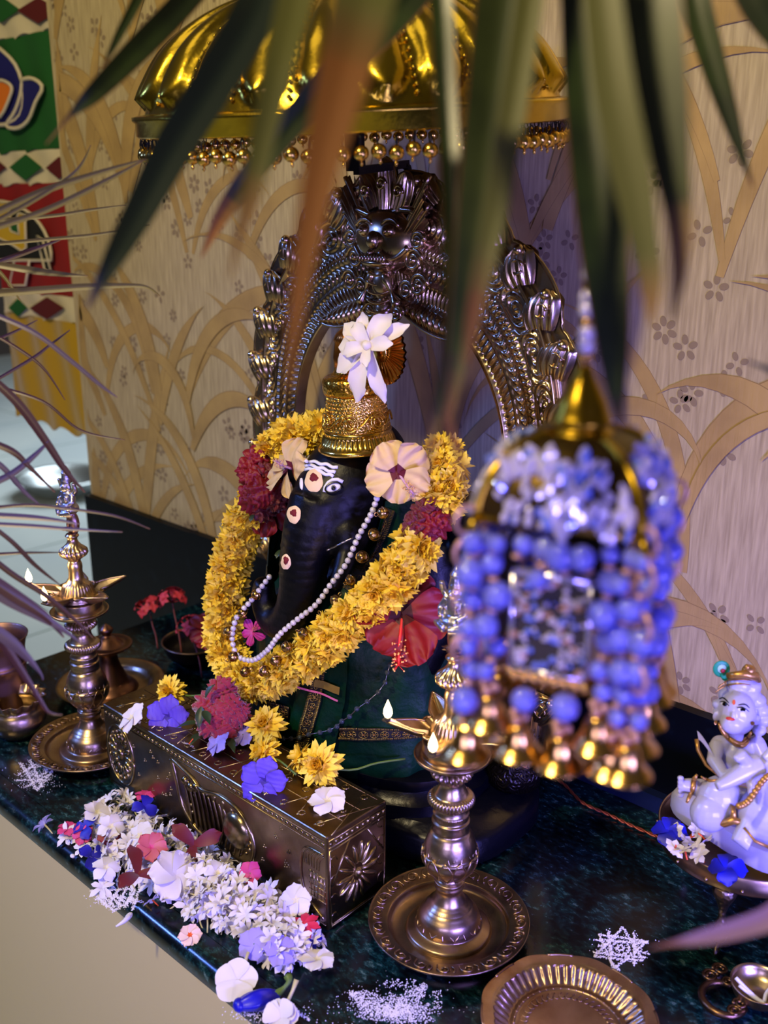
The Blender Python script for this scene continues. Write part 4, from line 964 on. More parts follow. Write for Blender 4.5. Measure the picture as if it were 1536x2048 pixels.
    for k in range(5):
        a = a0 + pi / 5 * 0 + 2 * pi * (k) / 5; sp = dish(1, ((a + pi / 5) % (2 * pi)) / (2 * pi)) if False else None
    for k in flames:
        a = a0 + 2 * pi * k / 5; d = V((cos(a), sin(a), 0))
        tip = d * .0605 + V((0, 0, .2365)); m = M()
        m.tube(spl([tuple(d * .026 + V((.004, 0, .226))), tuple(d * .040 + V((0, .001, .2265))), tuple(d * .052 + V((0, 0, .233))), tuple(tip + V((0, 0, .002)))], 14), [.0022] * 12 + [.0018, .0012, .0008], 8)
        wk = obj('wick', m, WICK, L); m = M(); m.ell(tip + V((0, 0, .0012)), (.0032, .0032, .0016), 10, 6); m.ell(tip + d * .002, (.004, .004, .001), 8, 6); obj('burnt_tip', m, SOOT, wk)
        m = M(); m.lathe([(.0006, 0), (.0030, .002), (.0043, .0050), (.0040, .0085), (.0027, .0125), (.0013, .016), (.0002, .019)], 20, T=TR(*(tip + V((0, 0, .002))))); fo = obj('flame', m, FLAME, wk)
        pl = bpy.data.lights.new('flame_light', 'POINT'); pl.energy = .12; pl.color = (1, .62, .25); pl.shadow_soft_size = .004
        po = bpy.data.objects.new('flame_light', pl); COL.objects.link(po); po.parent = L; po.location = tip + V((0, 0, .026))
    return L
# spouts point along k5 = 1, i.e. half a step from a0 in dish(); keep both in one angle
def spout_angle(c, px, py, z):
    p = at(px, py, z); return math.atan2(p.y - c[1], p.x - c[0])
LC = (-.5155, .6467, 0); LL = (-1.076, .5905, 0)
aC = spout_angle(LC, 770, 1441, .236); aL = aC
make_lamp('tall brass oil lamp with two lit wicks standing in the centre before the bead lantern', LC, aC)
make_lamp('tall brass oil lamp with lit wicks at the left end of the ledge', LL, aC)
# low lamp behind the left one
lb = thing('small_brass_lamp', 'low round brass lamp on a shallow plate behind the left tall lamp', 'lamp', (-1.205, .700, 0))
m = M(); m.lathe(dense([(.04, 0), (.058, .003), (.066, .012), (.076, .016), (.078, .018), (.074, .0185), (.060, .0145), (.052, .007), (.02, .006), (.001, .006)], 3), 80, caps=False); obj('plate', m, BRASS, lb)
m = M(); m.lathe(dense([(.040, .0065), (.036, .012), (.028, .018), (.022, .030), (.016, .045), (.013, .058), (.014, .066), (.024, .070), (.034, .074), (.036, .078), (.033, .079), (.024, .077), (.018, .082), (.012, .088), (.006, .092), (.009, .097), (.010, .101), (.006, .106), (.001, .110)], 3), 64); obj('stem', m, mat('reddish_brass', (116, 84, 70), .35, 1.0), lb)

# ================================================================ VESSELS
fbw = thing('fluted_brass_bowl', 'small brass bowl with wavy rim at the far left edge of the ledge', 'bowl', tuple(at(40, 1466, 0)))
m = M(); WN = 14
m.lathe(dense([(.016, 0), (.024, .002), (.034, .012), (.0375, .024), (.035, .036), (.031, .043, .01, WN), (.034, .050, .05, WN), (.0375, .056, .08, WN), (.0365, .0565, .08, WN), (.032, .050, .05, WN), (.029, .044), (.034, .034), (.036, .024), (.030, .010), (.001, .006)], 3), 112, caps=False)
obj('bowl', m, BRASS, fbw)
tb = thing('copper_tumbler', 'tall dull copper tumbler at the left edge behind the wavy bowl', 'tumbler', tuple(at(8, 1432, 0)))
m = M(); m.lathe(dense([(.030, 0), (.034, .002), (.0365, .04), (.038, .078), (.0395, .080), (.0395, .084), (.038, .086), (.039, .105), (.042, .118), (.045, .124), (.044, .1245), (.0405, .118), (.0375, .105), (.036, .08), (.034, .03), (.001, .02)], 3), 64, caps=False); obj('tumbler', m, COPPER, tb)
rb = thing('dark_metal_bowl', 'shallow dark bowl with gold rim holding red flowers left of the statue', 'bowl', tuple(at(392, 1318, 0)))
m = M(); m.lathe(dense([(.022, 0), (.03, .002), (.044, .012), (.050, .028), (.051, .032), (.049, .032), (.042, .014), (.028, .006), (.001, .006)], 3), 64, caps=False); obj('bowl', m, mat('dark_pewter', (44, 40, 44), .35, .8), rb)
m = M(); m.lathe([(.0495, .031), (.0525, .032), (.0525, .0335), (.0495, .034), (.0495, .031)], 64, caps=False); obj('rim', m, BRASS, rb)
# red sprigs
def star5(L=.011, W=.006, mt=CRIM, n_=4, tube=.02, sm_=None):
    m = M()
    for k in range(n_): petal(m, L, W, .25, .3, .3, 0, 'point', 0, RZ(2 * pi * k / n_), nu=4, nv=2)
    m.tube([(0, 0, 0), (0, 0, -tube)], [.0011, .0008], 6, 1); me = m.mesh(); me.materials.append(mt); me.materials.append(sm_ or mt); return me
IX = star5(.010, .007, mat('ixora_petal', (190, 50, 66), .6), 4, .024, mat('ixora_tube', (150, 30, 50), .6))
rq = random.Random(12)
for j, (px, py, z, lab) in enumerate(((300, 1222, .050, 'pink red ixora cluster at the left end of the loose sprigs'), (345, 1205, .075, 'pink red ixora cluster standing topmost among the loose sprigs'), (385, 1262, .060, 'orange red ixora cluster inside the dark bowl'))):
    c = at(px, py, z); t = thing('ixora_sprig', lab, 'flower', c)
    for k in range(15):
        d = V((rq.uniform(-1, 1), rq.uniform(-1, 1), rq.uniform(.1, 1))).normalized()
        o = obj('blossom', IX, [], t); settle(o, d * .024, facing(d))
    m = M(); m.tube(spl([(0, 0, 0), (.010, -.004, -.02), (.03, -.012, -z * .6), (.045, -.02, .004 - z)], 8), .0012, 6); obj('stalk', m, MAROON, t)
p = at(418, 1262, .07); hibiscus('red_hibiscus', 'red hibiscus lying in the dark bowl left of the garland', p, toc(p, .6, (0, 0, 1)), .034, REDP, MATS['blackish_red_throat'], MATS['red_stamen'], (-.03, -.01, .01), 1.0)

# scalloped brass plate, bottom
spc = at(1137, 2066, 0)
spl_ = thing('scalloped_brass_plate', 'brass plate with fluted well and scalloped rim at the bottom edge of the photo', 'plate', spc)
m = M(); m.lathe(dense([(.040, 0), (.052, .001), (.062, .010, .02, 52), (.070, .0135, .012, 8), (.0765, .0145, .02, 8), (.0775, .0165, .02, 8), (.076, .0165, .02, 8), (.069, .0155, .012, 8), (.0655, .0145, .025, 52), (.058, .0075, .045, 52), (.0525, .0035, .01, 52), (.048, .0042), (.045, .003), (.030, .0030), (.001, .0030)], 4), 208, caps=False)
for k in range(44):
    a = 2 * pi * k / 44; m.ell((.048 * cos(a), .048 * sin(a), .004), (.0012, .0012, .0008), 6, 5); m.tube([(( .0395 + .0035 * cos(t)) * cos(a + .06 * sin(t)), (.0395 + .0035 * cos(t)) * sin(a + .06 * sin(t)), .0035) for t in [i * .5 for i in range(10)]], .0005, 4)
for k in range(8):
    a = 2 * pi * k / 8 + pi / 8
    m.tube([(.0765 * cos(a + t), .0765 * sin(a + t), .0165) for t in [-.16 + .04 * i for i in range(9)]], .0012, 6)
obj('plate', m, mat('rosy_brass', (180, 154, 128), .33, 1.0, mix=((120, 88, 66), 'noise', 24, .4, .7), bump=('noise', 90, .2)), spl_, rot=(0, 0, .3))

# round tray on legs
tc_ = at(1492, 1655, .100)
tray = thing('round_brass_tray', 'round brass tray raised on slender legs under the white marble figures', 'tray', (tc_.x, tc_.y, 0))
m = M(); m.lathe([(.001, .096), (.082, .096), (.082, .098), (.083, .1005), (.084, .1005), (.0845, .100), (.0845, .083), (.084, .0815), (.0825, .082), (.082, .094), (.001, .0945)], 120, caps=False)
obj('tray_top', m, BRASSE, tray)
m = M()
for k in range(16): a = 2 * pi * k / 16; m.ell((.0848 * cos(a), .0848 * sin(a), .0865), .0017, 8, 6)
obj('rivets', m, BRASS, tray, kind=None)
lp = at(1422, 1940, 0); la = math.atan2(lp.y - tc_.y, lp.x - tc_.x); lr = min(.074, sqrt((lp.x - tc_.x) ** 2 + (lp.y - tc_.y) ** 2))
for k in range(3):
    m = M(); T = TR(lr * cos(la + k * 2 * pi / 3), lr * sin(la + k * 2 * pi / 3), 0)
    m.lathe(dense([(.003, .016), (.0060, .020), (.0075, .026), (.0060, .034), (.004, .042), (.0035, .050), (.005, .058), (.0085, .066), (.0115, .074), (.0105, .080), (.006, .083), (.005, .096)], 4), 24, T=T)
    for s_ in (-1, 1): m.tube([T @ (RZ(la + k * 2.094) @ V((.004 + .008 * (1 - a / 9) * cos(a * s_), s_ * .0, .010 + .008 * (1 - a / 9) * sin(a)))) for a in [i * .4 for i in range(18)]], .0020, 6)
    obj('leg', m, mat('patterned_silver_brass', (150, 132, 112), .3, 1.0, bump=('vor', 240, .8, .001)), tray)

# small hand lamp at the bottom right
dc = at(1512, 2012, 0)
dy = thing('spoon_oil_lamp', 'small brass spoon lamp with curled handle and white wick at the lower right corner', 'lamp', dc)
m = M(); m.lathe(dense([(.006, .004), (.012, .006), (.021, .014), (.0245, .024), (.0250, .026), (.0235, .0255), (.019, .016), (.010, .010), (.001, .009)], 3), 48, caps=False); obj('bowl', m, BRASS, dy)
R1 = V((cos(YAW), sin(YAW), 0)); F1 = V((-sin(YAW), cos(YAW), 0))
def dl(x, y, z): return R1 * x + F1 * y + V((0, 0, z))
m = M(); m.tube([dl(-.032 + .019 * cos(a), -.004 + .020 * sin(a), .012) for a in [.9 + i * .32 for i in range(16)]], [.0026 + .001 * sin(i / 16 * pi) for i in range(16)], 8)
for cx_, cy_, r_, s_ in ((-.036, .022, .0075, 1), (-.024, .030, .007, -1), (-.022, .014, .0055, 1), (-.020, -.012, .006, -1), (-.028, -.020, .006, 1)):
    m.tube([dl(cx_ + s_ * r_ * (1 - a / 15) * cos(a), cy_ + r_ * (1 - a / 15) * sin(a), .014) for a in [i * .4 for i in range(26)]], .0017, 6)
obj('curled_handle', m, mat('dark_brass', (112, 86, 62), .34, 1.0), dy)
m = M(); m.tube([dl(x, y, z) for x, y, z in spl([(-.020, .004, .028), (-.010, -.006, .021), (.0, -.012, .016), (.006, -.004, .018), (.018, .006, .022)], 18)], .0018, 8); m.tube([dl(x, y, z) for x, y, z in spl([(-.019, -.003, .026), (-.008, -.009, .019), (.001, -.013, .016)], 10)], .0016, 8); obj('wick', m, mat('white_wick', (226, 226, 236), .9), dy)

# twisted copper wire
wr = M(); W0 = [at(x, y, .003) for x, y in ((1095, 1545), (1130, 1570), (1165, 1605), (1215, 1628), (1265, 1652), (1330, 1680))]
ws = spl([tuple(p) for p in W0], 90); wire = thing('twisted_copper_wire', 'thin twisted copper coloured wire lying on the marble left of the brass tray', 'wire')
for ph in (0, pi):
    m = M(); m.tube([V(p) + F1 * (.0012 * cos(i * .55 + ph)) + V((0, 0, .0012 * sin(i * .55 + ph))) for i, p in enumerate(ws)], .0012, 6); obj('strand', m, mat('copper_strand', (150, 74, 50), .35, .6), wire)

# ================================================================ MARBLE FIGURES
MARB = mat('white_marble', (184, 184, 206), .28, sss=.15, mix=((156, 158, 186), 'noise', 16, .5, .75)); GP_ = mat('gold_paint', (186, 140, 66), .35, .7, bump=('noise', 200, .4, .001))
kz = .1005
def K(px, py, d): return deep(px, py, d)
kr = thing('marble_child_statue', 'white marble seated flute boy statue with green feather crown beside a white cow', 'statue')
m = M(); q0 = at(1352, 1610, kz); q1 = at(1560, 1745, kz); ax = (q1 - q0).normalized(); ay = V((-ax.y, ax.x, 0)); ctr = (q0 + q1) / 2 + ay * .012; hl = (q1 - q0).length / 2 + .002
vs = []; 
for sc, z in ((1, 0), (1.03, .004), (1.03, .016), (.98, .0215), (.9, .0225)):
    for k in range(56):
        t = 2 * pi * k / 56; c, s_ = cos(t), sin(t); q = (abs(c) ** 4 + abs(s_) ** 4) ** -.25; vs.append(ctr + ax * (hl * sc * q * c) + ay * (.030 * sc * q * s_) + V((0, 0, z)))
m.add(vs, [(i*56+k, i*56+(k+1)%56, (i+1)*56+(k+1)%56, (i+1)*56+k) for i in range(4) for k in range(56)] + [tuple(reversed(range(56))), tuple(range(224, 280))])
obj('base', m, MARB, kr, sharp=50)
px2 = .915 / 2000
UPc = V((0, 0, 1))
def KE(mm, px, py, d, rx, rz, ry=None, tilt=0, seg=18):
    ry = ry or (rx + rz) / 2; mm.ell(K(px, py, d), (rx * d / 2000, ry * d / 2000, rz * d / 2000), seg, 12, R=Euler((0, -tilt, YAW)))
def KT(mm, pts, seg=12): mm.tube([K(a, b2, d) for a, b2, d, r in pts], [r * d / 2000 for a, b2, d, r in pts], seg)
m = M()
KE(m, 1474, 1426, .905, 37, 46, 38, .12); KE(m, 1466, 1446, .897, 26, 22, 22); KE(m, 1470, 1470, .91, 17, 20, 17)
KE(m, 1474, 1520, .918, 42, 46, 30); KE(m, 1440, 1492, .915, 20, 22, 20); KE(m, 1512, 1492, .915, 20, 22, 20)
KT(m, [(1434, 1490, .912, 16), (1428, 1520, .90, 15), (1450, 1552, .885, 13), (1480, 1540, .875, 11)])
KT(m, [(1516, 1492, .912, 17), (1530, 1530, .90, 15), (1500, 1548, .88, 13)])
KE(m, 1440, 1600, .905, 46, 52, 40); KE(m, 1420, 1625, .90, 40, 40, 36); KE(m, 1480, 1615, .905, 44, 42, 34)
KT(m, [(1450, 1590, .92, 24), (1410, 1578, .918, 20), (1378, 1572, .915, 16), (1360, 1570, .913, 12)])
for k in range(5): KE(m, 1362 - 1, 1556 + 8.5 * k, .908 + .0015 * k, 7, 5.5, 6)
KE(m, 1466, 1432, .8905, 5, 9, 6)
for a, b2, r in ((1474, 1386, 26), (1496, 1388, 24), (1455, 1390, 18), (1512, 1400, 20), (1436, 1408, 12), (1522, 1420, 18), (1526, 1440, 16), (1518, 1460, 14), (1434, 1424, 9), (1480, 1366, 26), (1500, 1372, 22)): KE(m, a, b2, .912, r, r * .8, r)
KE(m, 1432, 1432, .908, 7, 12, 6); KE(m, 1513, 1440, .905, 7, 12, 6)
ks = sculpt(m, .0011, 3); kb = obj('body', ks, MARB, kr); KT_ = bvh(ks)
def khit(px, py):
    rn = ray(px, py).normalized(); h = KT_.ray_cast(EYE, rn); 
    if h[0] is None or (h[0] - EYE).length > 1.15: return K(px, py, .90), V((0, -1, 0))
    return h[0], (h[1] if h[1].dot(rn) < 0 else -h[1])
def kline(name, pts, r, mt, n_=16, off=0):
    mm = M(); pp = [khit(a, b2) for a, b2 in spl(pts, n_)]; rr_ = [r * (0.35 + .65 * sin(pi * (i + .6) / (n_ + 1.2))) for i in range(n_ + 1)]; mm.tube([p + q * off for p, q in pp], rr_, 6); return obj(name, mm, mt, kb)
kline('eyebrow', [(1438, 1398), (1447, 1396), (1458, 1406)], .0008, BLK); kline('eyebrow', [(1476, 1410), (1490, 1409), (1499, 1416)], .0008, BLK)
def kdisc(name, px, py, rx, ry, mt, tilt=0, off=.0006):
    c, nn = khit(px, py); mm = M(); ring = []
    for k in range(20):
        a = 2 * pi * k / 20; x, y = rx * cos(a), ry * sin(a); p, q = khit(px + x * cos(tilt) - y * sin(tilt), py + x * sin(tilt) + y * cos(tilt)); ring.append(p + q * off)
    mm.add(ring + [c + nn * off * 1.3], [(k, (k + 1) % 20, 20) for k in range(20)]); return obj(name, mm, mt, kb)
kdisc('eye_white', 1450, 1408, 8, 4, WP, .35); kdisc('eye_white', 1484, 1419, 9, 4.2, WP, .25); kdisc('eye_pupil', 1451, 1409, 4.5, 3.6, BLK, .3, .0012); kdisc('eye_pupil', 1485, 1420, 5, 3.8, BLK, .2, .0012)
kline('eyelid_line', [(1441, 1405), (1450, 1404), (1459, 1412)], .0006, BLK, off=.001); kline('eyelid_line', [(1474, 1416), (1485, 1415), (1497, 1423)], .0006, BLK, off=.001)
LIP = mat('red_lip_paint', (190, 20, 40), .4); kdisc('lips', 1461, 1438, 9, 3.6, LIP, .15); kdisc('forehead_mark', 1468, 1405, 3, 5, mat('orange_mark', (220, 80, 50), .5))
kline('necklace', [(1440, 1446), (1446, 1462), (1462, 1478), (1480, 1486), (1496, 1478), (1503, 1462)], .0026, GP_, 18, .001)
kline('necklace', [(1452, 1466), (1470, 1484), (1484, 1492), (1498, 1482)], .0024, GP_, 14, .0015)
kline('hair_chain', [(1432, 1384), (1450, 1372), (1475, 1368), (1500, 1370)], .0007, GP_, 18, .001); kline('hair_chain', [(1436, 1376), (1455, 1362), (1480, 1360), (1502, 1362)], .0007, GP_, 18, .001)
kdisc('earring', 1432, 1444, 3, 5, GP_); kdisc('earring', 1504, 1446, 4, 4, GP_)
m = M(); KT(m, [(1456, 1352, .905, 7), (1470, 1350, .90, 7), (1490, 1348, .897, 9), (1510, 1352, .90, 10), (1518, 1362, .905, 5)]); KE(m, 1498, 1340, .90, 14, 11, 12); KE(m, 1494, 1334, .892, 6, 6, 6); obj('gold_turban', m, GP_, kb)
FG = mat('green_feather', (20, 150, 96), .5); m = M(); KE(m, 1443, 1338, .912, 17, 19, 3, .5); KE(m, 1450, 1350, .912, 9, 14, 2.6, .3); fe = obj('feather', m, FG, kb)
m = M(); KE(m, 1444, 1338, .9105, 9, 10, 3, .5); obj('feather_ring', m, mat('pale_green', (170, 220, 200), .5), fe); m = M(); KE(m, 1446, 1342, .9085, 4.6, 4.6, 2.5); obj('feather_eye', m, mat('feather_red', (170, 30, 44), .5), fe)
m = M(); m.grid(lambda u, v: K(1394 + 56 * u + 3 * v, 1470 + 92 * u ** 1.3 + (-9 + 18 * v) * (1 - .4 * u), .906 - .012 * sin(u * 2)), 16, 3); m.grid(lambda u, v: K(1394 + 56 * u + 3 * (1 - v), 1470 + 92 * u ** 1.3 + (9 - 18 * v) * (1 - .4 * u), .909 - .012 * sin(u * 2)), 16, 3)
shl = obj('stole', m, MARB, kr); m = M(); KT(m, [(1393, 1478, .905, 4), (1396, 1500, .903, 4), (1412, 1530, .900, 3), (1444, 1556, .894, 3)]); obj('gold_edge', m, GP_, shl)
kline('gold_hem', [(1395, 1548), (1388, 1560), (1384, 1580), (1374, 1605)], .0024, GP_, 12, .0006); kline('waist_band', [(1402, 1552), (1420, 1562), (1440, 1560)], .0014, GP_, 12, .0006)
m = M(); KT(m, [(1434, 1645, .893, 5), (1448, 1648, .885, 7), (1466, 1640, .880, 9), (1480, 1644, .880, 6), (1490, 1648, .885, 3)]); KT(m, [(1466, 1612, .885, 5), (1467, 1636, .880, 6)]); obj('gold_anklet', m, GP_, kb)
cow = thing('marble_cow_statue', 'white marble cow with gold garland at the right edge of the photo', 'statue')
m = M(); KE(m, 1548, 1628, .885, 72, 60, 60); KT(m, [(1545, 1600, .88, 46), (1535, 1560, .872, 34), (1510, 1535, .868, 24)]); KT(m, [(1518, 1532, .866, 26), (1480, 1548, .862, 19), (1445, 1568, .858, 13), (1433, 1573, .857, 10)])
KT(m, [(1500, 1530, .862, 12), (1480, 1510, .858, 14), (1470, 1520, .856, 8)]); KT(m, [(1530, 1520, .866, 12), (1560, 1490, .866, 14), (1580, 1480, .866, 8)]); KT(m, [(1500, 1560, .86, 9), (1505, 1575, .857, 10), (1500, 1590, .857, 5)])
KT(m, [(1500, 1650, .88, 24), (1480, 1680, .878, 18), (1500, 1690, .875, 14)])
cs = sculpt(m, .0012, 3); cb = obj('body', cs, MARB, cow)
m = M()
for k in range(13): KE(m, 1478 + 5.4 * k, 1612 - 5.0 * k + 7 * sin(k * .5), .842 + .0006 * k, 7, 7, 7, seg=10)
obj('gold_garland', m, GP_, cow); m = M(); KT(m, [(1488, 1655, .845, 3), (1510, 1682, .838, 3), (1545, 1698, .838, 3)]); obj('gold_hem', m, GP_, cow)
# ================================================================ LOOSE FLOWERS
def jas_mesh(n_=7, L=.010, W=.0042, stem=.014, ms=PALEST, mp=WHITEP, open_=.35, seed=0):
    rr = random.Random(seed); m = M()
    for k in range(n_): petal(m, L * rr.uniform(.85, 1.15), W, open_ + rr.uniform(-.15, .15), open_ * .9, .3, 0, 'round' if W > .0045 else 'point', 0, RZ(2 * pi * k / n_ + rr.uniform(-.15, .15)), nu=5, nv=2, base=.3, ph=k)
    m.tube([(0, 0, 0), (.001, 0, -stem * .5), (.003, .001, -stem)], [.0010, .0008, .0007], 6, 1)
    me = m.mesh(); me.materials.append(mp); me.materials.append(ms); return me
def five(R, mp, seed=0, W=1.0, cup=.1, dr=.2, ruf=.03, center=None, n_=5, shp='round', stem=0, ms=GREENST, tip=0):
    m = M()
    for k in range(n_): petal(m, R, R * W, cup, dr, .12, ruf, shp, 0, RZ(2 * pi * k / n_ + seed) @ RX(.12), nu=8, nv=6, base=.2, ph=k + seed, mi0=1 if center else None, split=.22)
    if stem: m.tube([(0, 0, 0), (.001, 0, -stem * .5), (stem * .3, .0, -stem)], [R * .10, R * .08, R * .09], 8, 2)
    me = m.mesh(); me.materials.append(mp); me.materials.append(center or mp); me.materials.append(ms); return me
JAS = [jas_mesh(7, .0125, .0052, .017, seed=1), jas_mesh(8, .0125, .0046, .015, seed=2, open_=.8), jas_mesh(6, .0125, .0058, .014, seed=3, open_=.15)]
PAR = [jas_mesh(6, .0100, .0062, .008, ORST, WHITEP, .15, 4)]
poly = [(255, 1575), (205, 1600), (158, 1655), (128, 1668), (160, 1700), (195, 1725), (250, 1760), (330, 1778), (385, 1830), (440, 1850), (490, 1888), (545, 1930), (600, 1925), (640, 1885), (600, 1800), (560, 1745), (480, 1710), (420, 1690), (360, 1640), (300, 1600)]
def inside(x, y, P):
    c = False; j = len(P) - 1
    for i in range(len(P)):
        if (P[i][1] > y) != (P[j][1] > y) and x < (P[j][0] - P[i][0]) * (y - P[i][1]) / (P[j][1] - P[i][1]) + P[i][0]: c = not c
        j = i
    return c
def edged(x, y, P):
    d = 1e9
    for i in range(len(P)):
        a, b2 = P[i - 1], P[i]; vx, vy = b2[0] - a[0], b2[1] - a[1]; t = max(0, min(1, ((x - a[0]) * vx + (y - a[1]) * vy) / (vx * vx + vy * vy))); d = min(d, math.hypot(x - a[0] - t * vx, y - a[1] - t * vy))
    return d
rj = random.Random(21); n_ = 0; used = []
GJ = 'white jasmine blossoms heaped before the brass box'
while n_ < 290:
    x, y = rj.uniform(125, 645), rj.uniform(1575, 1935)
    if not inside(x, y, poly): continue
    e_ = edged(x, y, poly); h = .005 + min(1, e_ / 45) * .022 * rj.random() ** .5
    p = at(x, y, h)
    if p.y > BY0 - .008: continue
    if any((p - q).length < .0075 for q in used): 
        if rj.random() < .85: continue
    used.append(p)
    d = V((rj.uniform(-1, 1), rj.uniform(-1.1, .6), rj.uniform(.25, 1.0))).normalized()
    o = obj('jasmine_blossom', JAS[n_ % 3], []); settle(o, p, facing(d, rj.random() * 6), rj.uniform(.85, 1.15))
    tag(o, 'small white star shaped jasmine blossom heaped before the embossed brass box', 'flower', GJ); n_ += 1
def fput(name, me, px, py, z, label, nrm=None, spin=0, sc=1.0, group=None, Y=None):
    p = at(px, py, z) if Y is None else onY(px, py, Y)
    o = obj(name, me, []); nrm = nrm or ((EYE - p).normalized() * .5 + V((0, 0, .6))); settle(o, p, facing(nrm, spin), sc); return tag(o, label, 'flower', group)
W5 = five(.021, WHITEP, 0, .95, .1, .15, .03, mat('cream_throat', (226, 220, 180), .6), stem=.012, ms=PALEST); W5b = five(.019, WHITEP, .4, .8, .25, .5, .02, MATS['cream_throat'], stem=.012, ms=PALEST)
PK = five(.015, PINK, 0, .9, .2, .3, .05, stem=.006); RS = five(.021, ROSE, 0, .9, .5, .4, .08, PINK); CR5 = five(.020, mat('magenta_red_petal', (206, 30, 74), .55), 0, .5, .3, .4, .05, stem=.01, n_=7)
MO = five(.034, MAROON, 0, .52, .75, .55, .02, n_=3, shp='round'); BL = five(.019, BLUEP, 0, .95, .5, .6, .06, n_=3); LV = five(.019, mat('lavender_petal', (160, 148, 226), .6), 0, .9, .15, .2, .04, stem=.008)
VI = five(.027, VIOL, 0, .86, .55, .5, .09, mat('deep_violet_throat', (58, 34, 130), .6), stem=.02)
BIGW = five(.032, WHITEP, 0, .95, .2, .3, .08, n_=6)
items = [('white_periwinkle', W5, 195, 1625, .022, 'white broad petalled flower at the upper left end of the heap'), ('white_periwinkle', W5b, 222, 1652, .026, 'white folded flower above the pink ones at the left of the heap'), ('white_periwinkle', W5, 280, 1672, .026, 'white broad flower just left of the rose coloured flower'),
 ('white_periwinkle', W5b, 212, 1735, .014, 'white flower at the lower left edge of the heap above the powder drawing'), ('white_orchid', BIGW, 352, 1750, .020, 'large crumpled white flower right of the maroon three petalled flower'), ('white_periwinkle', W5b, 415, 1810, .012, 'white ruffled flower at the front middle of the heap'), ('white_periwinkle', W5, 592, 1800, .020, 'white broad flower near the right corner of the brass box'), ('white_periwinkle', W5b, 435, 1745, .020, 'white flower half buried right of the large crumpled one'),
 ('pink_blossom', PK, 135, 1656, .008, 'pink blossom at the far left tip of the heap'), ('pink_blossom', PK, 165, 1668, .012, 'pink blossom second from the left tip of the heap'), ('red_blossom', five(.016, CRIM, 0, .9, .2, .3, .05), 218, 1668, .020, 'crimson blossom beside the pink ones'), ('pink_blossom', PK, 290, 1590, .020, 'pink petal blossom at the top of the heap beside a blue one'), ('rose_blossom', RS, 303, 1695, .030, 'rose pink flower in the middle left of the heap'), ('pink_blossom', PK, 500, 1745, .022, 'pink blossom under jasmine at the right of the heap'), ('magenta_blossom', CR5, 608, 1850, .014, 'magenta red flower at the right end of the heap'),
 ('maroon_flower', MO, 275, 1748, .022, 'large dark maroon three petalled flower at the front of the heap'), ('maroon_flower', MO, 388, 1690, .022, 'dark maroon flower lying against the brass box'),
 ('blue_pea_flower', BL, 170, 1655, .016, 'deep blue flower at the left end of the heap'), ('blue_pea_flower', BL, 290, 1612, .024, 'deep blue flower at the top of the heap near the brass box'), ('blue_pea_flower', BL, 184, 1712, .008, 'deep blue flower at the lower left edge of the heap'), ('blue_pea_flower', BL, 455, 1768, .012, 'deep blue flower half hidden in the middle of the heap'), ('blue_pea_flower', BL, 606, 1778, .016, 'deep blue flower by the front corner of the brass box'), ('blue_pea_flower', BL, 618, 1872, .008, 'deep blue flower under the magenta one'), ('blue_pea_flower', BL, 466, 1815, .008, 'deep blue flower under jasmine at the front of the heap'),
 ('lavender_flower', LV, 506, 1888, .014, 'pale lavender flower at the lower right of the heap'), ('lavender_flower', LV, 560, 1900, .014, 'pale lavender white flower next to the orange stemmed blossoms'),
 ('white_periwinkle', W5, 635, 1918, .008, 'single white five petalled flower just right of the heap'), ]
for k, (nm, me, px, py, z, lab) in enumerate(items): fput(nm, me, px, py, z * 1.2 + .003, lab, spin=k * 1.3 + .4, sc=.86 if me not in (MO, BIGW) else .95, nrm=(EYE - at(px, py)).normalized() * .5 + V((.35 * sin(k * 2.1), .35 * cos(k * 1.7), .5)))
for px, py, lab in ((545, 1905, 'orange stemmed white blossom at the lower right end of the heap'), (580, 1890, 'orange stemmed white blossom right of the lowest one'), (575, 1838, 'orange stemmed white blossom near the magenta flower'), (270, 1700, 'orange centred white blossom beside the rose flower'), (305, 1800, 'white blossom with orange stem lying alone before the heap'), (330, 1790, 'small orange tubed blossom beside the large crumpled flower')):
    fput('orange_stemmed_blossom', PAR[0], px, py, .010, lab, nrm=V((rj.uniform(-1, 1), rj.uniform(-1, .2), .4)), spin=px)
fput('pale_pink_blossom', five(.0125, mat('pale_pink_petal', (236, 206, 200), .6), 0, .9, .1, .15, .08, ORST, n_=6), 380, 1870, .004, 'pale pink crumpled blossom lying alone on the marble before the heap')
fput('jasmine_blossom', JAS[1], 90, 1650, .004, 'single jasmine blossom with long stem left of the heap', nrm=V((-1, -.2, .3)), spin=0, sc=1.1)
fput('jasmine_blossom', JAS[0], 205, 1775, .005, 'jasmine blossom resting on the small powder drawing at the edge', spin=0, sc=1.2); fput('jasmine_blossom', JAS[0], 600, 1895, .007, 'jasmine blossom between the heap and the single white flower', spin=0, sc=1.1)
m = M(); m.tube([(0, 0, 0), (.006, .001, .001), (.012, 0, .0), (.020, -.004, -.001)], [.0012, .0028, .0022, .0008], 8); m.ell((.004, 0, 0), (.006, .003, .003), 10, 8)
bu = obj('jasmine_bud', m, WHITEP); settle(bu, at(262, 1828, .003), Quaternion((0, 0, 1), -1.2)); tag(bu, 'small white closed jasmine bud lying on the marble below the powder drawing', 'flower bud')
m = M(); m.ell((0, 0, 0), (.0035, .0025, .002), 10, 8); bu = obj('white_petal', m, WHITEP); settle(bu, at(145, 1712, .002)); tag(bu, 'tiny white petal alone on the marble left of the heap', 'petal')
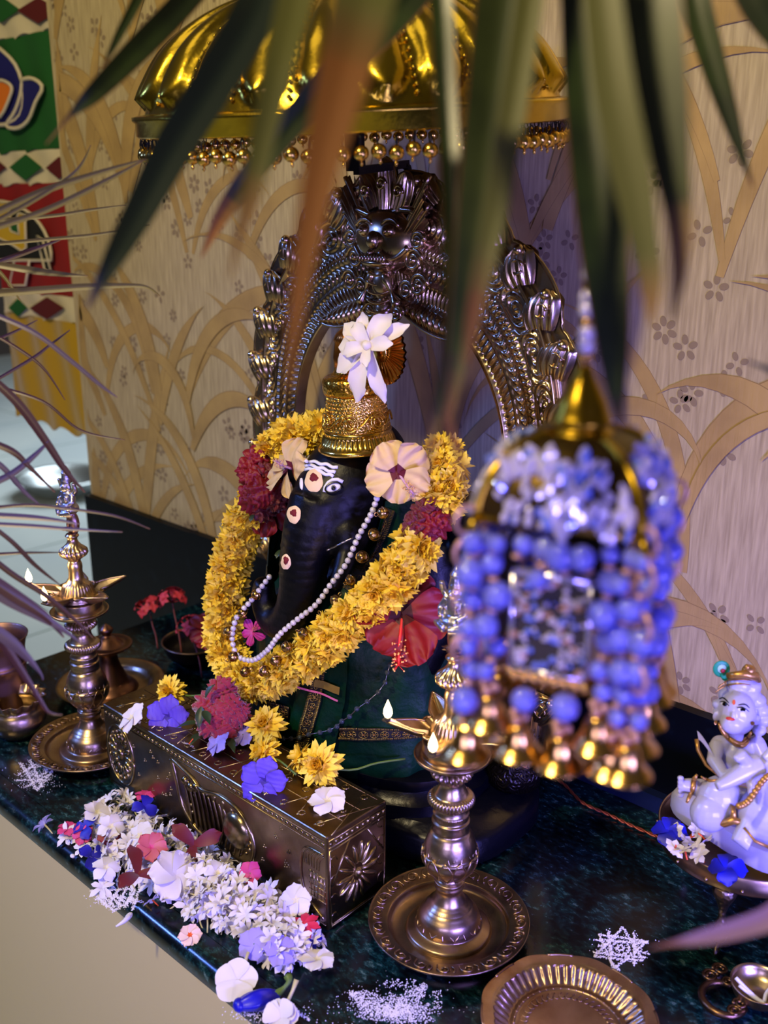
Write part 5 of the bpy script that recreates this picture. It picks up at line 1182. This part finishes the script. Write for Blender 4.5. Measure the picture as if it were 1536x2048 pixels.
# three loose flowers at the bottom
fl = thing('white_periwinkle', 'flat white five petalled flower with pale stem near the bottom of the ledge', 'flower', at(472, 1962, .012), facing((EYE - at(472, 1962, 0)).normalized() * .75 + V((-.1, -.1, .4)), .3))
m = M()
for k in range(5): petal(m, .0205, .0215, .02, .02, .05, .01, 'fan', 0, RZ(2 * pi * k / 5) @ TR(0, 0, .0004 * k), nu=8, nv=6, base=.15, ph=k)
obj('petals', m, WHITEP, fl); m = M(); m.tube(spl([(0, 0, -.001), (.004, .008, -.010), (.014, .026, -.010)], 8), [.0016] * 9, 8); obj('stem', m, PALEST, fl)
bp_ = thing('blue_pea_flower', 'closed deep blue pea flower with green stem lying near the bottom of the ledge', 'flower', at(516, 2000, .010), Euler((0, 0, YAW + .35)).to_quaternion())
m = M(); m.grid(lambda u, v: V((.026 * (u - .5) * 1.5, .0095 * sin(pi * (u * .9 + .06)) ** .6 * cos(2 * pi * v) * (1 + .1 * sin(v * 31)), .0085 * sin(pi * (u * .9 + .06)) ** .6 * sin(2 * pi * v) * (1 + .12 * sin(v * 25 + u * 5)))), 14, 28, cv=True)
m.ell((-.017, 0, 0), (.006, .007, .006), 12, 8); m.ell((.017, 0, 0), (.004, .004, .004), 10, 8); obj('petals', m, mat('glossy_blue_petal', (16, 16, 170), .35), bp_)
m = M(); m.tube(spl([(.016, 0, 0), (.024, .002, .003), (.030, .004, .008), (.030, .010, .010)], 10), [.0045, .004, .0032, .0026, .002, .002, .0022, .003, .004, .004, .002], 8); obj('stem', m, GREENST, bp_)
wr_ = thing('white_rosebud', 'white cupped flower with pale stem on scattered powder at the bottom edge', 'flower', at(562, 2036, .010), facing(V((.1, -.5, .8)), .5))
m = M()
for k in range(9): petal(m, .017 - .001 * (k // 3), .018, .5 + .2 * (k // 3), .45, .25, .03, 'fan', 0, RZ(2.2 * k), nu=7, nv=6, base=.3, ph=k)
obj('petals', m, WHITEP, wr_); m = M(); m.tube([(.004, .010, 0), (.010, .022, .0), (.014, .030, .002)], [.0018, .0017, .0026], 8); obj('stem', m, PALEST, wr_)
# ---------------------------------------------------------------- flowers on the box
T0 = BH + .006
def chf(px, py, z, lab, nrm, sc=1.0, stemv=None, g=None):
    c = at(px, py, z); t = thing('yellow_chrysanthemum', lab, 'flower', c, None, g)
    o = obj('flower_head', CH[hash(lab) % 3] if False else CH[px % 3], [], t); settle(o, (0, 0, 0), facing(nrm, px), sc)
    if stemv: m = M(); m.tube(spl([(0, 0, -.003)] + stemv, 10), .0013, 6); obj('stem', m, GREENST, t)
    return t
chf(341, 1382, BH + .014, 'yellow chrysanthemum behind the violet flower at the left end of the brass box', V((.25, -.9, .5)), .95, [(.02, .012, -.004), (.045, .018, .004)])
chf(531, 1452, BH + .018, 'large yellow chrysanthemum right of the maroon cockscomb on the brass box', V((.25, -.6, .8)), 1.15)
chf(530, 1505, BH + .010, 'drooping yellow chrysanthemum in front of the large one on the box', V((-.3, -.6, .35)), 1.0, [(.02, .004, -.004), (.05, .0, -.006)])
chf(604, 1520, BH + .012, 'pale yellow chrysanthemum turned sideways beside the brightest one on the box', V((-.7, -.3, .5)), 1.0)
chf(640, 1530, BH + .016, 'bright yellow chrysanthemum with long stem at the right of the brass box', V((.3, -.8, .5)), 1.2, [(.018, .03, -.012), (.03, .055, -.010), (.045, .085, -.012)])
for px, py, z, lab, sp_ in ((335, 1434, BH + .008, 'violet trumpet flower at the left end of the brass box', .2), (527, 1562, BH + .008, 'violet trumpet flower leaning over the front edge of the brass box', 1.4)):
    c = at(px, py, z); t = thing('violet_trumpet_flower', lab, 'flower', c, facing((EYE - c).normalized() + V((-.1, -.3, .0)), sp_)); o = obj('petals', VI, [], t)
fput('white_periwinkle', W5, 263, 1435, BH + .008, 'white flower at the far left end of the brass box lid', spin=.5, nrm=V((-.2, -.6, .7)))
fput('white_periwinkle', W5, 655, 1600, BH + .006, 'white flower on the lid near the right corner of the brass box', spin=.9, nrm=V((.1, -.2, 1)))
fput('orange_stemmed_blossom', PAR[0], 378, 1488, BH + .005, 'tiny white blossom with orange stem on the brass box lid', nrm=V((0, -.5, -.6)), sc=.9)
fput('lavender_flower', LV, 432, 1488, BH + .006, 'pale lavender flower below the maroon cockscomb on the box', nrm=V((-.2, -.5, .7)), sc=1.0, spin=.3); fput('lavender_flower', LV, 484, 1470, BH + .008, 'pale lavender flower tucked under the drooping yellow one on the box', nrm=V((0, -.4, .8)), spin=1, sc=.95)
cc = at(435, 1430, BH + .022); ck = thing('maroon_cockscomb', 'maroon cockscomb flower bunch with green leaves on the brass box', 'flower', cc)
for k, (dx, dy, dz, s_) in enumerate(((-.010, 0, .006, 1.15), (.012, .006, .010, 1.1), (.002, -.006, -.004, 1.2), (.018, -.004, -.010, .9), (-.004, .01, .022, 1.0), (.022, .012, .004, .8))): obj('bloom', ruffle_mesh(.0165, mat('cockscomb_petal', (150, 12, 40), .7, sheen=.5, bump=('noise', 400, .8, .001)), k, .22), [], ck, loc=(dx, dy, dz)).scale = (s_,) * 3
m = M()
for k, (x, y, z, a, e_, l) in enumerate(((-.002, -.020, .018, -.9, .9, .026), (.004, -.022, .016, -.3, .4, .022), (-.03, 0, -.012, 2.8, .2, .03), (-.022, -.008, -.016, -2.2, .1, .03), (.03, -.01, -.014, -.4, .1, .03), (.0, -.024, -.014, -1.2, .1, .024), (.004, -.018, .03, 1.2, -.9, .02))): petal(m, l, .010, .3, .3, .3, 0, 'point', T=TR(x, y, z) @ RZ(a) @ RY(e_), nu=7, nv=4)
m.tube(spl([(-.025, 0, -.01), (-.04, .01, -.014), (-.055, .012, -.018)], 6), .0014, 6); obj('leaves', m, DKLEAF, ck)
p = onY(508, 1262, .675); t = hibiscus('pink_blossom', 'small magenta blossom between the necklace and the green silk', p, toc(p, .6), .016, mat('magenta_petal', (196, 50, 130), .55), PINK, PINK, (.006, 0, .006), 1, W=.7)
# flowers on the tray
for px, py, lab, sp_ in ((1338, 1660, 'deep blue petal cluster at the left edge of the brass tray', .3), (1455, 1735, 'deep blue petal cluster at the front edge of the brass tray', 2.0)):
    c = at(px, py, .108); t = thing('blue_pea_flower', lab, 'flower', c, facing(V((0, -.4, 1)), sp_)); obj('petals', five(.018, mat('royal_blue_petal', (10, 20, 180), .5), 0, 1.05, .3, .5, .05, n_=4), [], t)
rt = random.Random(4)
for k, (px, py) in enumerate(((1352, 1662), (1375, 1680), (1350, 1695), (1395, 1695), (1392, 1662), (1370, 1700), (1410, 1680), (1400, 1710))):
    o = obj('orange_stemmed_blossom', PAR[0], []); settle(o, at(px, py, .108), facing(V((rt.uniform(-.8, .8), rt.uniform(-1, .2), rt.choice((-.4, .5, .8)))), px), 1.05); tag(o, 'white blossom with orange stem in the cluster on the brass tray', 'flower', 'orange stemmed blossoms on the tray')
# ================================================================ POWDER DRAWINGS
def kolam(label, lines, scat=60, r=.0007, box_=None, seed=0, dens=.0011, jit=.0008):
    rr = random.Random(seed); m = M(); 
    def grain(p, s_):
        a = rr.random() * 6; m.add([p + V((s_ * cos(a), s_ * sin(a), -s_ * .2)), p + V((s_ * cos(a + 2.1), s_ * sin(a + 2.1), -s_ * .2)), p + V((s_ * cos(a + 4.2), s_ * sin(a + 4.2), -s_ * .2)), p + V((0, 0, s_ * 1.0))], [(0, 1, 3), (1, 2, 3), (2, 0, 3)])
    for ln in lines:
        P = [at(x, y, .0003) for x, y in ln]
        for i in range(len(P) - 1):
            L = (P[i + 1] - P[i]).length; k = max(1, int(L / dens))
            for j in range(k):
                for q in range(3): grain(P[i].lerp(P[i + 1], (j + rr.random()) / k) + V((rr.gauss(0, jit), rr.gauss(0, jit), 0)), r * rr.uniform(.6, 1.4))
    for k in range(scat):
        x, y = rr.gauss(0, .5), rr.gauss(0, .5); b0 = box_; grain(at(b0[0] + x * b0[2], b0[1] + y * b0[3], .0003), r * rr.uniform(.4, 1.1))
    o = obj('powder_drawing', m, POWDER, smooth=False); return tag(o, label, 'powder drawing')
cx, cy = 1240, 1896
tri = lambda rot, R, ry: [(cx + R * cos(rot + k * 2 * pi / 3), cy + ry * sin(rot + k * 2 * pi / 3)) for k in (0, 1, 2, 0)]
kolam('white powder star drawing with round centre on the marble left of the tray leg', [tri(pi / 2 + .2, 56, 42), tri(-pi / 2 + .1, 56, 42), [(1188, 1880), (1295, 1885)], [(1186, 1905), (1292, 1915)], [(1218, 1862), (1222, 1925), (1240, 1940)], [(1268, 1865), (1268, 1930)], [(cx + 18 * cos(a), cy + 13 * sin(a)) for a in [k * .4 for k in range(17)]], [(cx + 7 * cos(a), cy + 5 * sin(a)) for a in [k * .7 for k in range(10)]], [(1195, 1892), (1215, 1888)], [(1272, 1900), (1298, 1908)], [(1270, 1890), (1296, 1882)]], 120, .0008, (cx, cy, 50, 30), 1)
lf = []
for s_, (ax_, ay_, bx_, by_) in enumerate(((700, 1985, 790, 2030), (850, 1970, 790, 2030))):
    for k in range(7):
        w_ = -24 + 8 * k; lf.append([(ax_ + (bx_ - ax_) * t - (by_ - ay_) / 100 * w_ * sin(pi * t) * .8, ay_ + (by_ - ay_) * t + (bx_ - ax_) / 100 * w_ * sin(pi * t) * .8) for t in [i / 10 for i in range(11)]])
lf += [[(780 + k * 8, 1985 + 5 * k), (770 + k * 12, 2030 + 3 * k)] for k in range(6)] + [[(720, 2000 + 8 * k), (800, 2020 + 6 * k), (860, 2010 + 8 * k)] for k in range(5)] + [[(865, 1985 + 10 * k), (885, 1982 + 10 * k)] for k in range(4)] + [[(770 + 14 * k, 1975), (772 + 14 * k, 1960)] for k in range(5)]
kolam('large white powder lotus leaf drawing at the bottom centre of the ledge', lf, 500, .0007, (780, 2015, 110, 45), 2, .0016, .0014)
kolam('small white powder lattice drawing at the ledge edge before the flower heap', [[(185 + 14 * k, 1780 + 3 * k), (215 + 14 * k, 1815 - 2 * k)] for k in range(6)] + [[(215 + 13 * k, 1770 + 1 * k), (190 + 15 * k, 1800 + 4 * k)] for k in range(6)] + [[(182, 1782), (270, 1778), (262, 1800), (228, 1822), (182, 1782)]], 200, .0009, (228, 1796, 40, 20), 3)
kolam('white powder drawing on the marble left of the brass box', [[(40, 1525), (75, 1580), (110, 1535)], [(60, 1520), (85, 1575)], [(75 + 18 * cos(a), 1540 + 12 * sin(a)) for a in [k * .5 for k in range(14)]], [(30, 1560), (100, 1560)], [(35, 1550), (60, 1535), (95, 1530)], [(50, 1575), (105, 1545)]], 350, .0007, (72, 1555, 46, 30), 4, .0012, .0012)
kolam('scattered white powder under the loose flowers at the bottom of the ledge', [[(490, 2022), (520, 2015), (548, 2020)], [(590, 2022), (620, 2040)]], 420, .0009, (545, 2026, 70, 18), 5)
# ================================================================ HANGING BEAD LANTERN
la0 = deep(1165, 800, .452); LXY = V((la0.x, la0.y, 0))
def axz(py):
    r = ray(1165, py); t = (F1.dot(LXY)) / F1.dot(V((r.x, r.y, 0))); return CAMH + r.z * t
lan = thing('bead_lantern', 'hanging square lantern of violet lit beads and crystals with gold bells', 'hanging ornament', (LXY.x, LXY.y, axz(1010)))
Z0 = axz(1010); zz = lambda py: axz(py) - Z0
BEAD = mat('violet_lit_bead', (128, 134, 244), .08, 0, trans=.35, ior=1.5, coat=.6); CRY = mat('cut_crystal', (206, 200, 232), .12, .25, coat=.6); CRB = mat('blue_crystal', (120, 140, 240), .06, .2, coat=1.0)  # tint of the violet light is put into the bead colour
LG = mat('lantern_gold', (168, 136, 36), .28, 1.0); LGB = mat('bell_gold', (208, 164, 90), .22, 1.0); PKM = mat('rose_gilt', (206, 160, 144), .35, .5); MOS = mat('dark_mosaic_backing', (40, 34, 30), .6)
cor = [(-.048, -.019), (.019, -.048), (.048, .019), (-.019, .048)]
CW3 = [R1 * a + F1 * b2 for a, b2 in cor]
m = M(); m.tube([(0, 0, zz(730)), (0, 0, axz(-60) - Z0)], .0007, 6); obj('cord', m, MATS['cotton_wick'], lan)
zc = zz(725); k = 0
bA = M(); bA.ell((0, 0, 0), (.0042, .0042, .0042), 14, 10); bA = bA.mesh(); bA.materials.append(CRY)
bG = M(); bG.ell((0, 0, 0), (.0034, .0034, .0026), 12, 8); bG = bG.mesh(); bG.materials.append(LGB)
for py in range(715, 400, -24):
    obj('cord_bead', bA if (k % 3) else bG, [], lan, loc=(0, 0, zz(py))); k += 1
m = M(); m.lathe(dense([(.013, zz(868)), (.0155, zz(862)), (.012, zz(850)), (.014, zz(842)), (.0125, zz(825)), (.0105, zz(800)), (.0075, zz(775)), (.0045, zz(750)), (.0035, zz(735)), (.001, zz(728))], 3), 32); obj('finial_cone', m, LG, lan)
def ds(u): return .26 + .74 * (sin(u * pi / 2) ** .85) if u < 1 else 1.0
def dz(u): return zz(860) * (1 - u ** 1.5)
for f in range(4):
    a, b2 = CW3[f], CW3[(f + 1) % 4]; nrm = V(((a + b2).x, (a + b2).y, 0)).normalized()
    pt = lambda u, v, o=0: (a * (1 - v) + b2 * v) * ds(u) * .98 + V((0, 0, dz(u))) + nrm * (.004 * sin(pi * v) + o)
    m = M(); m.grid(lambda u, v: pt(u, v), 12, 8); m.grid(lambda u, v: pt(u, 1 - v, -.0012), 12, 8); dp = obj('dome_panel', m, mat('dark_gold_mesh', (72, 56, 24), .4, .9), lan)
    rr = random.Random(f); m = M()
    for i in range(105):
        u, v = rr.uniform(.24, .98) ** .8, rr.uniform(.05, .95); p = pt(u, v, .002)
        sx = rr.choice((.0026, .0032, .0045)); m.ell(p, (sx * .6, sx * .6, sx * rr.uniform(.8, 1.8)), 7, 5, rr.choice((0, 0, 0, 1)), R=Euler((rr.uniform(-.6, .6), rr.uniform(-.6, .6), rr.uniform(0, 3))))
    mm = m.mesh('g', False); obj('dome_crystals', mm, [CRY, CRB], dp)
    m = M(); m.tube([a * ds(i / 12) * 1.0 + V((0, 0, dz(i / 12))) for i in range(13)], .0022, 8); m.tube([a, a * 1.08 + V((0, 0, -.006))], .0024, 8); obj('dome_rib', m, LG, lan)
    m = M(); m.tube([a, b2], .0022, 8); obj('dome_rim', m, LG, lan)
    # corner rings and gilt posts
    for j, py in enumerate((1012, 1075, 1165, 1260)):
        m = M(); c = a * 1.10 + V((0, 0, zz(py))); m.tube([c + a.normalized() * (.0055 * cos(t)) + V((0, 0, .0065 * sin(t))) for t in [q * pi / 8 for q in range(16)]], .0011, 6, closed=True); obj('corner_ring', m, PKM, lan)
    m = M(); m.tube([a * .93 + V((0, 0, 0)), a * .93 + V((0, 0, zz(1360)))], .0018, 8); obj('corner_post', m, PKM, lan)
    # mosaic panel
    w0, w1 = (.22, .74); z0, z1 = zz(1288), zz(1105)
    q = lambda v, z, o=0: (a * (1 - v) + b2 * v) * .93 + V((0, 0, z)) + nrm * o
    m = M(); m.add([q(w0, z0), q(w1, z0), q(w1, z1), q(w0, z1), q(w0, z0, -.002), q(w1, z0, -.002), q(w1, z1, -.002), q(w0, z1, -.002)], [(0,1,2,3), (7,6,5,4), (0,4,5,1), (1,5,6,2), (2,6,7,3), (3,7,4,0)])
    mp_ = obj('mosaic_panel', m, MOS, lan, smooth=False)
    m = M()
    for i in range(110):
        sx = rr.uniform(.0009, .0023); m.ell(q(rr.uniform(w0 + .02, w1 - .02), rr.uniform(z0 + .002, z1 - .002), .0008), (sx, sx, sx * .8), 6, 4, rr.choice((0, 0, 0, 1, 2)))
    obj('mosaic_chips', m.mesh('c', False), [CRY, CRB, PKM], mp_)
    m = M(); m.tube([q(w0, z1, .001), q(w1, z1, .001)], .0022, 8); m.tube([q(w1, z1, .001), q(w1, z0, .001)], .0012, 8); m.tube([q(w0, z1, .001), q(w0, z0, .001)], .0012, 8); m.tube([q(w0, z0, .001), q(w1, z0, .001)], .0010, 8); obj('panel_frame', m, mat('silver_rod', (214, 210, 224), .2, .8), mp_)
    m = M()
    for i in range(16): m.ell(q(w0 + (w1 - w0) * i / 15, z0 - .003 - .002 * (i % 2), .0), (.0024, .0024, .0030), 8, 6)
    obj('panel_fringe', m, LGB, mp_)
    # bead strands, each a part of its own
    for si, (v, top, bot, bell) in enumerate(((.0, 1015, 1335, 1), (.13, 1015, 1312, 1), (.27, 1015, 1075, 0), (.42, 1015, 1095, 0), (.56, 1015, 1090, 0), (.70, 1015, 1080, 0), (.82, 1015, 1318, 1), (.92, 1015, 1330, 1), (.33, 1298, 1322, 1), (.60, 1298, 1330, 1))):
        m = M(); z = zz(top) - .004; zb = zz(bot); i = 0; out = 1.02 if v not in (0,) else 1.04
        base = (a * (1 - v) + b2 * v) * out
        while z > zb:
            rb_ = (.0058, .0046, .0068, .0042, .0060)[(i * 2 + si * 3 + f) % 5]; m.ell(base + nrm * (.004 * sin(i * 2.3 + si * 1.7)) + (b2 - a).normalized() * (.0025 * sin(i * 3.1 + si)) + V((0, 0, z - rb_)), (rb_, rb_, rb_), 16, 10, 0)
            z -= rb_ * 2; m.ell(base + V((0, 0, z - .0008)), (.0026, .0026, .0012), 10, 6, 1); z -= .0018; i += 1
        so = obj('bead_strand', m, [BEAD, PKM], lan)
        if bell:
            m = M()
            for t in range(4): m.ell(base + V((.003 * cos(t * 1.6), .003 * sin(t * 1.6), z - .002 - .0016 * (t % 2))), (.0022, .0022, .0022), 8, 6)
            obj('bead_cluster', m, PKM, so)
            m = M(); m.lathe(dense([(.0008, .014), (.0022, .013), (.0046, .0115), (.0060, .008), (.0078, .002), (.0112, -.0022), (.0120, -.0034), (.0106, -.003), (.0066, .002), (.0030, .008)], 3), 28, T=TR(*(base + V((0, 0, z - .0185)))), caps=False); m.ell(base + V((0, 0, z - .019)), .0018, 8, 6)
            obj('bell', m, LGB, lan)
# ================================================================ FOREGROUND PLANT
G1 = mat('leaf_green', (32, 42, 14), .42, mix=((52, 62, 24), 'noise', 30, .4, .7, (1, 1, 1))); G2 = mat('leaf_pale_green', (82, 84, 40), .45); G3 = mat('leaf_dark_green', (22, 34, 10), .4, mix=((40, 56, 16), 'noise', 30, .4, .7)); G4 = mat('leaf_dry_tan', (122, 92, 54), .6); G5 = mat('leaf_orange_brown', (124, 76, 24), .55); G6 = mat('leaf_red_edge', (98, 58, 36), .5); G7 = mat('leaf_blue_green', (22, 34, 26), .4)
pl_ = thing('long_leaf_plant', 'blurred long green leaves with dry tips hanging down from above', 'plant', deep(1000, -160, .42))
PO = V(pl_.location)
def blade(root, PO_, pts, mts, split=1.0, n=28, fold=.22, name='leaf', twist=0.0, rim=None):
    S = spl(pts, n); m = M(); ctr = [deep(a, b2, d) - PO_ for a, b2, d, w_ in S]; Wd = [max(w_, .8) * d / 2000 for a, b2, d, w_ in S]
    rows = []
    for i, c in enumerate(ctr):
        t = (ctr[min(i + 1, n)] - ctr[max(i - 1, 0)]).normalized(); vd = (EYE - (c + PO_)).normalized(); sd = t.cross(vd).normalized(); nn = sd.cross(t)
        tw = twist * (i / n - .5); sd2 = sd * cos(tw) + nn * sin(tw); n2 = nn * cos(tw) - sd * sin(tw)
        rows.append([c + sd2 * (Wd[i] / 2 * q) + n2 * (fold * Wd[i] / 2 * abs(q)) for q in (-1, -.93, -.66, -.33, 0, .33, .66, .93, 1)])
    for th in (0, 1):
        off = len(m.v); K_ = 9
        for i in range(n + 1):
            vd = (EYE - (ctr[i] + PO_)).normalized()
            m.v += [p - vd * (.0005 * th) for p in rows[i]]
        for i in range(n):
            uq = (i / n - split) / .16 + .5; mi = 0 if uq < 0 else (1 if uq >= 1 else 3 + int(uq * 5))
            for j in range(K_ - 1):
                q = (off + i * K_ + j, off + i * K_ + j + 1, off + (i + 1) * K_ + j + 1, off + (i + 1) * K_ + j)
                m.f.append(q if th else tuple(reversed(q))); m.m.append(2 if (rim and j in (0, K_ - 2)) else mi)
    c0, c1 = [V(q.node_tree.nodes['Principled BSDF'].inputs['Base Color'].default_value[:3]) for q in mts[:2]]
    ms = [mts[0], mts[1], rim or mts[0]]
    for k in range(5):
        nm = 'leaf_blend_%s_%s_%d' % (mts[0].name, mts[1].name, k)
        if nm not in MATS:
            q = bpy.data.materials.new(nm); q.use_nodes = True; b_ = q.node_tree.nodes['Principled BSDF']; b_.inputs['Base Color'].default_value = (*c0.lerp(c1, (k + .5) / 5), 1); b_.inputs['Roughness'].default_value = .5; MATS[nm] = q
        ms.append(MATS[nm])
    return obj(name, m, ms, root)
L = [
 ([(560, -140, .47, 90), (520, 0, .45, 84), (450, 130, .44, 82), (350, 290, .43, 76), (275, 430, .42, 60), (220, 530, .41, 38), (174, 618, .41, 5)], (G7, G4), .97, .22),
 ([(470, -120, .55, 50), (372, 0, .54, 50), (285, 90, .53, 50), (190, 185, .52, 36), (140, 232, .52, 10), (92, 288, .52, 3)], (G3, G4), .80, .2),
 ([(330, -110, .56, 26), (275, 0, .55, 22), (238, 70, .55, 17), (205, 135, .55, 4)], (G3, G4), .9, .2),
 ([(612, -120, .33, 84), (590, 0, .32, 72), (558, 130, .31, 62), (525, 280, .31, 50), (503, 390, .31, 40), (480, 470, .31, 22), (458, 560, .31, 4)], (G2, G4), .62, .15),
 ([(900, -120, .50, 90), (805, 0, .50, 82), (705, 110, .50, 72), (600, 228, .50, 56), (510, 338, .50, 46), (448, 425, .50, 32), (402, 515, .50, 3)], (G3, G5), .80, .25),
 ([(760, -120, .29, 120), (728, 0, .28, 122), (692, 130, .28, 104), (650, 300, .28, 78), (615, 480, .28, 52), (590, 640, .28, 30), (578, 790, .28, 6)], (G2, G5), .24, .12),
 ([(870, -120, .40, 50), (882, 0, .40, 48), (892, 200, .39, 44), (905, 420, .38, 42), (905, 620, .37, 36), (885, 780, .37, 26), (862, 880, .37, 16), (850, 975, .37, 3)], (G3, G4), .80, .3),
 ([(1030, -120, .36, 130), (1012, 0, .36, 126), (990, 180, .36, 116), (962, 400, .36, 96), (930, 620, .36, 62), (905, 780, .36, 30), (893, 850, .36, 6)], (G1, G6), .82, .3),
 ([(1075, -100, .33, 60), (1050, 60, .33, 58), (1020, 250, .33, 56), (985, 450, .33, 50), (950, 620, .33, 34), (932, 730, .33, 10)], (G2, G6), .7, .2),
 ([(1150, -120, .37, 72), (1158, 0, .37, 74), (1178, 240, .37, 92), (1205, 470, .37, 98), (1222, 650, .37, 74), (1232, 780, .37, 36), (1240, 860, .37, 4)], (G3, G6), .93, .3),
 ([(1195, -120, .30, 74), (1205, 0, .30, 76), (1228, 180, .30, 82), (1265, 360, .30, 78), (1288, 480, .30, 56), (1302, 570, .30, 46), (1302, 650, .30, 8)], (G2, G4), .78, .15),
 ([(1295, -120, .31, 120), (1300, 0, .31, 122), (1322, 180, .31, 108), (1346, 350, .31, 70), (1358, 440, .31, 54), (1358, 540, .31, 34), (1342, 640, .31, 8)], (G1, G4), .62, .25),
 ([(1375, -120, .44, 60), (1392, 0, .44, 60), (1428, 130, .44, 50), (1462, 240, .44, 34), (1487, 320, .44, 16), (1506, 374, .44, 4)], (G3, G6), .9, .3),
 ([(1480, -60, .42, 60), (1515, 10, .42, 64), (1560, 80, .42, 50), (1600, 150, .42, 20)], (G3, G6), .95, .2),
 ([(900, 790, .37, 8), (898, 850, .37, 16), (918, 910, .37, 13), (930, 965, .37, 6), (934, 1000, .37, 2)], (G6, G4), .6, .2),
]
for pts, mts, sp, fo in L: blade(pl_, PO, pts, mts, sp, fold=fo, rim=G6 if mts[0] in (G1, G3) else None)
blade(pl_, PO, [(1600, 1800, .40, 60), (1536, 1838, .40, 44), (1460, 1862, .40, 36), (1400, 1876, .40, 26), (1350, 1886, .40, 12), (1300, 1896, .40, 3)], (mat('leaf_pinkish', (120, 92, 104), .45), G6), .75, name='leaf')
blade(pl_, PO, [(1620, 780, .42, 20), (1560, 748, .42, 14), (1520, 732, .42, 8), (1490, 721, .42, 2)], (G3, G6), .9, name='leaf')
PU = mat('purple_grass', (58, 32, 40), .4); PG = mat('olive_grass', (84, 74, 34), .45); PV = mat('pale_purple_grass', (72, 60, 84), .4)
gr = thing('spiky_grass_plant', 'spiky purple and olive grass leaves reaching in from the left edge', 'plant', deep(-90, 1500, .85)); GO = V(gr.location)
Gs = [
 ([(-60, 470, .8, 10), (60, 405, .8, 9), (150, 345, .8, 7), (182, 290, .8, 2)], PG), ([(-60, 450, .8, 14), (80, 385, .8, 14), (200, 345, .8, 10), (292, 318, .8, 3)], PG),
 ([(-60, 470, .8, 14), (80, 425, .8, 12), (200, 368, .8, 10), (285, 322, .8, 3)], PG), ([(-60, 445, .9, 8), (100, 432, .9, 7), (180, 420, .9, 6), (252, 410, .9, 2)], PG),
 ([(-60, 492, .9, 8), (100, 478, .9, 7), (200, 468, .9, 6), (300, 450, .9, 2)], PG), ([(-60, 590, .85, 15), (80, 580, .85, 15), (180, 573, .85, 13), (270, 571, .85, 8), (300, 577, .85, 5), (320, 592, .85, 2)], PG),
 ([(-60, 520, .85, 10), (60, 540, .85, 14), (120, 548, .85, 10), (175, 552, .85, 3)], PG), ([(-60, 545, .9, 10), (50, 505, .9, 10), (120, 480, .9, 3)], PU),
 ([(-60, 610, .8, 9), (60, 660, .8, 10), (140, 720, .8, 9), (200, 770, .8, 7), (235, 795, .8, 2)], PV), ([(-60, 720, .8, 14), (30, 800, .8, 18), (90, 880, .8, 16), (130, 940, .8, 12), (170, 985, .8, 3)], PU),
 ([(-60, 790, .9, 6), (60, 720, .9, 7), (100, 690, .9, 5), (140, 660, .9, 2)], PU), ([(-60, 760, .9, 8), (80, 800, .9, 6), (160, 860, .9, 5), (250, 880, .9, 2)], PU),
 ([(-60, 870, .8, 12), (20, 900, .8, 14), (60, 935, .8, 9), (110, 985, .8, 3)], PU), ([(-60, 985, .8, 12), (20, 950, .8, 14), (70, 910, .8, 10), (100, 880, .8, 3)], PV), ([(-60, 900, .8, 12), (0, 930, .8, 12), (50, 985, .8, 8), (80, 1010, .8, 2)], PV),
 ([(-60, 1022, .8, 8), (50, 1010, .8, 7), (140, 1018, .8, 6), (230, 1032, .8, 5), (300, 1058, .8, 2)], PU), ([(-60, 1028, .8, 12), (50, 1034, .8, 12), (110, 1040, .8, 8), (160, 1048, .8, 2)], PV), ([(-60, 1046, .8, 9), (60, 1052, .8, 9), (140, 1058, .8, 7), (245, 1064, .8, 2)], PV),
 ([(-60, 1020, .8, 8), (20, 1080, .8, 9), (70, 1130, .8, 8), (120, 1170, .8, 2)], PU), ([(-60, 1112, .85, 7), (40, 1106, .85, 6), (120, 1105, .85, 2)], PU), ([(-60, 1080, .8, 12), (20, 1145, .8, 12), (90, 1190, .8, 10), (150, 1240, .8, 7), (185, 1275, .8, 2)], PU),
 ([(-60, 1150, .75, 28), (20, 1198, .75, 30), (80, 1232, .75, 20), (130, 1262, .75, 9), (165, 1290, .75, 2)], PV), ([(-60, 1130, .75, 22), (20, 1185, .75, 26), (90, 1232, .75, 16), (128, 1275, .75, 3)], PU),
 ([(-60, 1230, .72, 24), (10, 1275, .72, 24), (50, 1310, .72, 16), (80, 1345, .72, 5), (86, 1360, .72, 2)], PV), ([(-60, 1215, .72, 20), (0, 1280, .72, 18), (45, 1345, .72, 14), (80, 1400, .72, 9), (98, 1425, .72, 6), (125, 1430, .72, 2)], PU),
 ([(-60, 640, .9, 6), (40, 700, .9, 7), (90, 740, .9, 5), (130, 800, .9, 2)], PU), ([(-60, 500, .9, 8), (0, 545, .9, 8), (40, 600, .9, 3)], PG), ([(-60, 700, .9, 7), (20, 668, .9, 6), (75, 640, .9, 2)], PU),
]
for pts, mt in Gs: blade(gr, GO, pts, (mt, G6), .96, n=20, fold=.3)
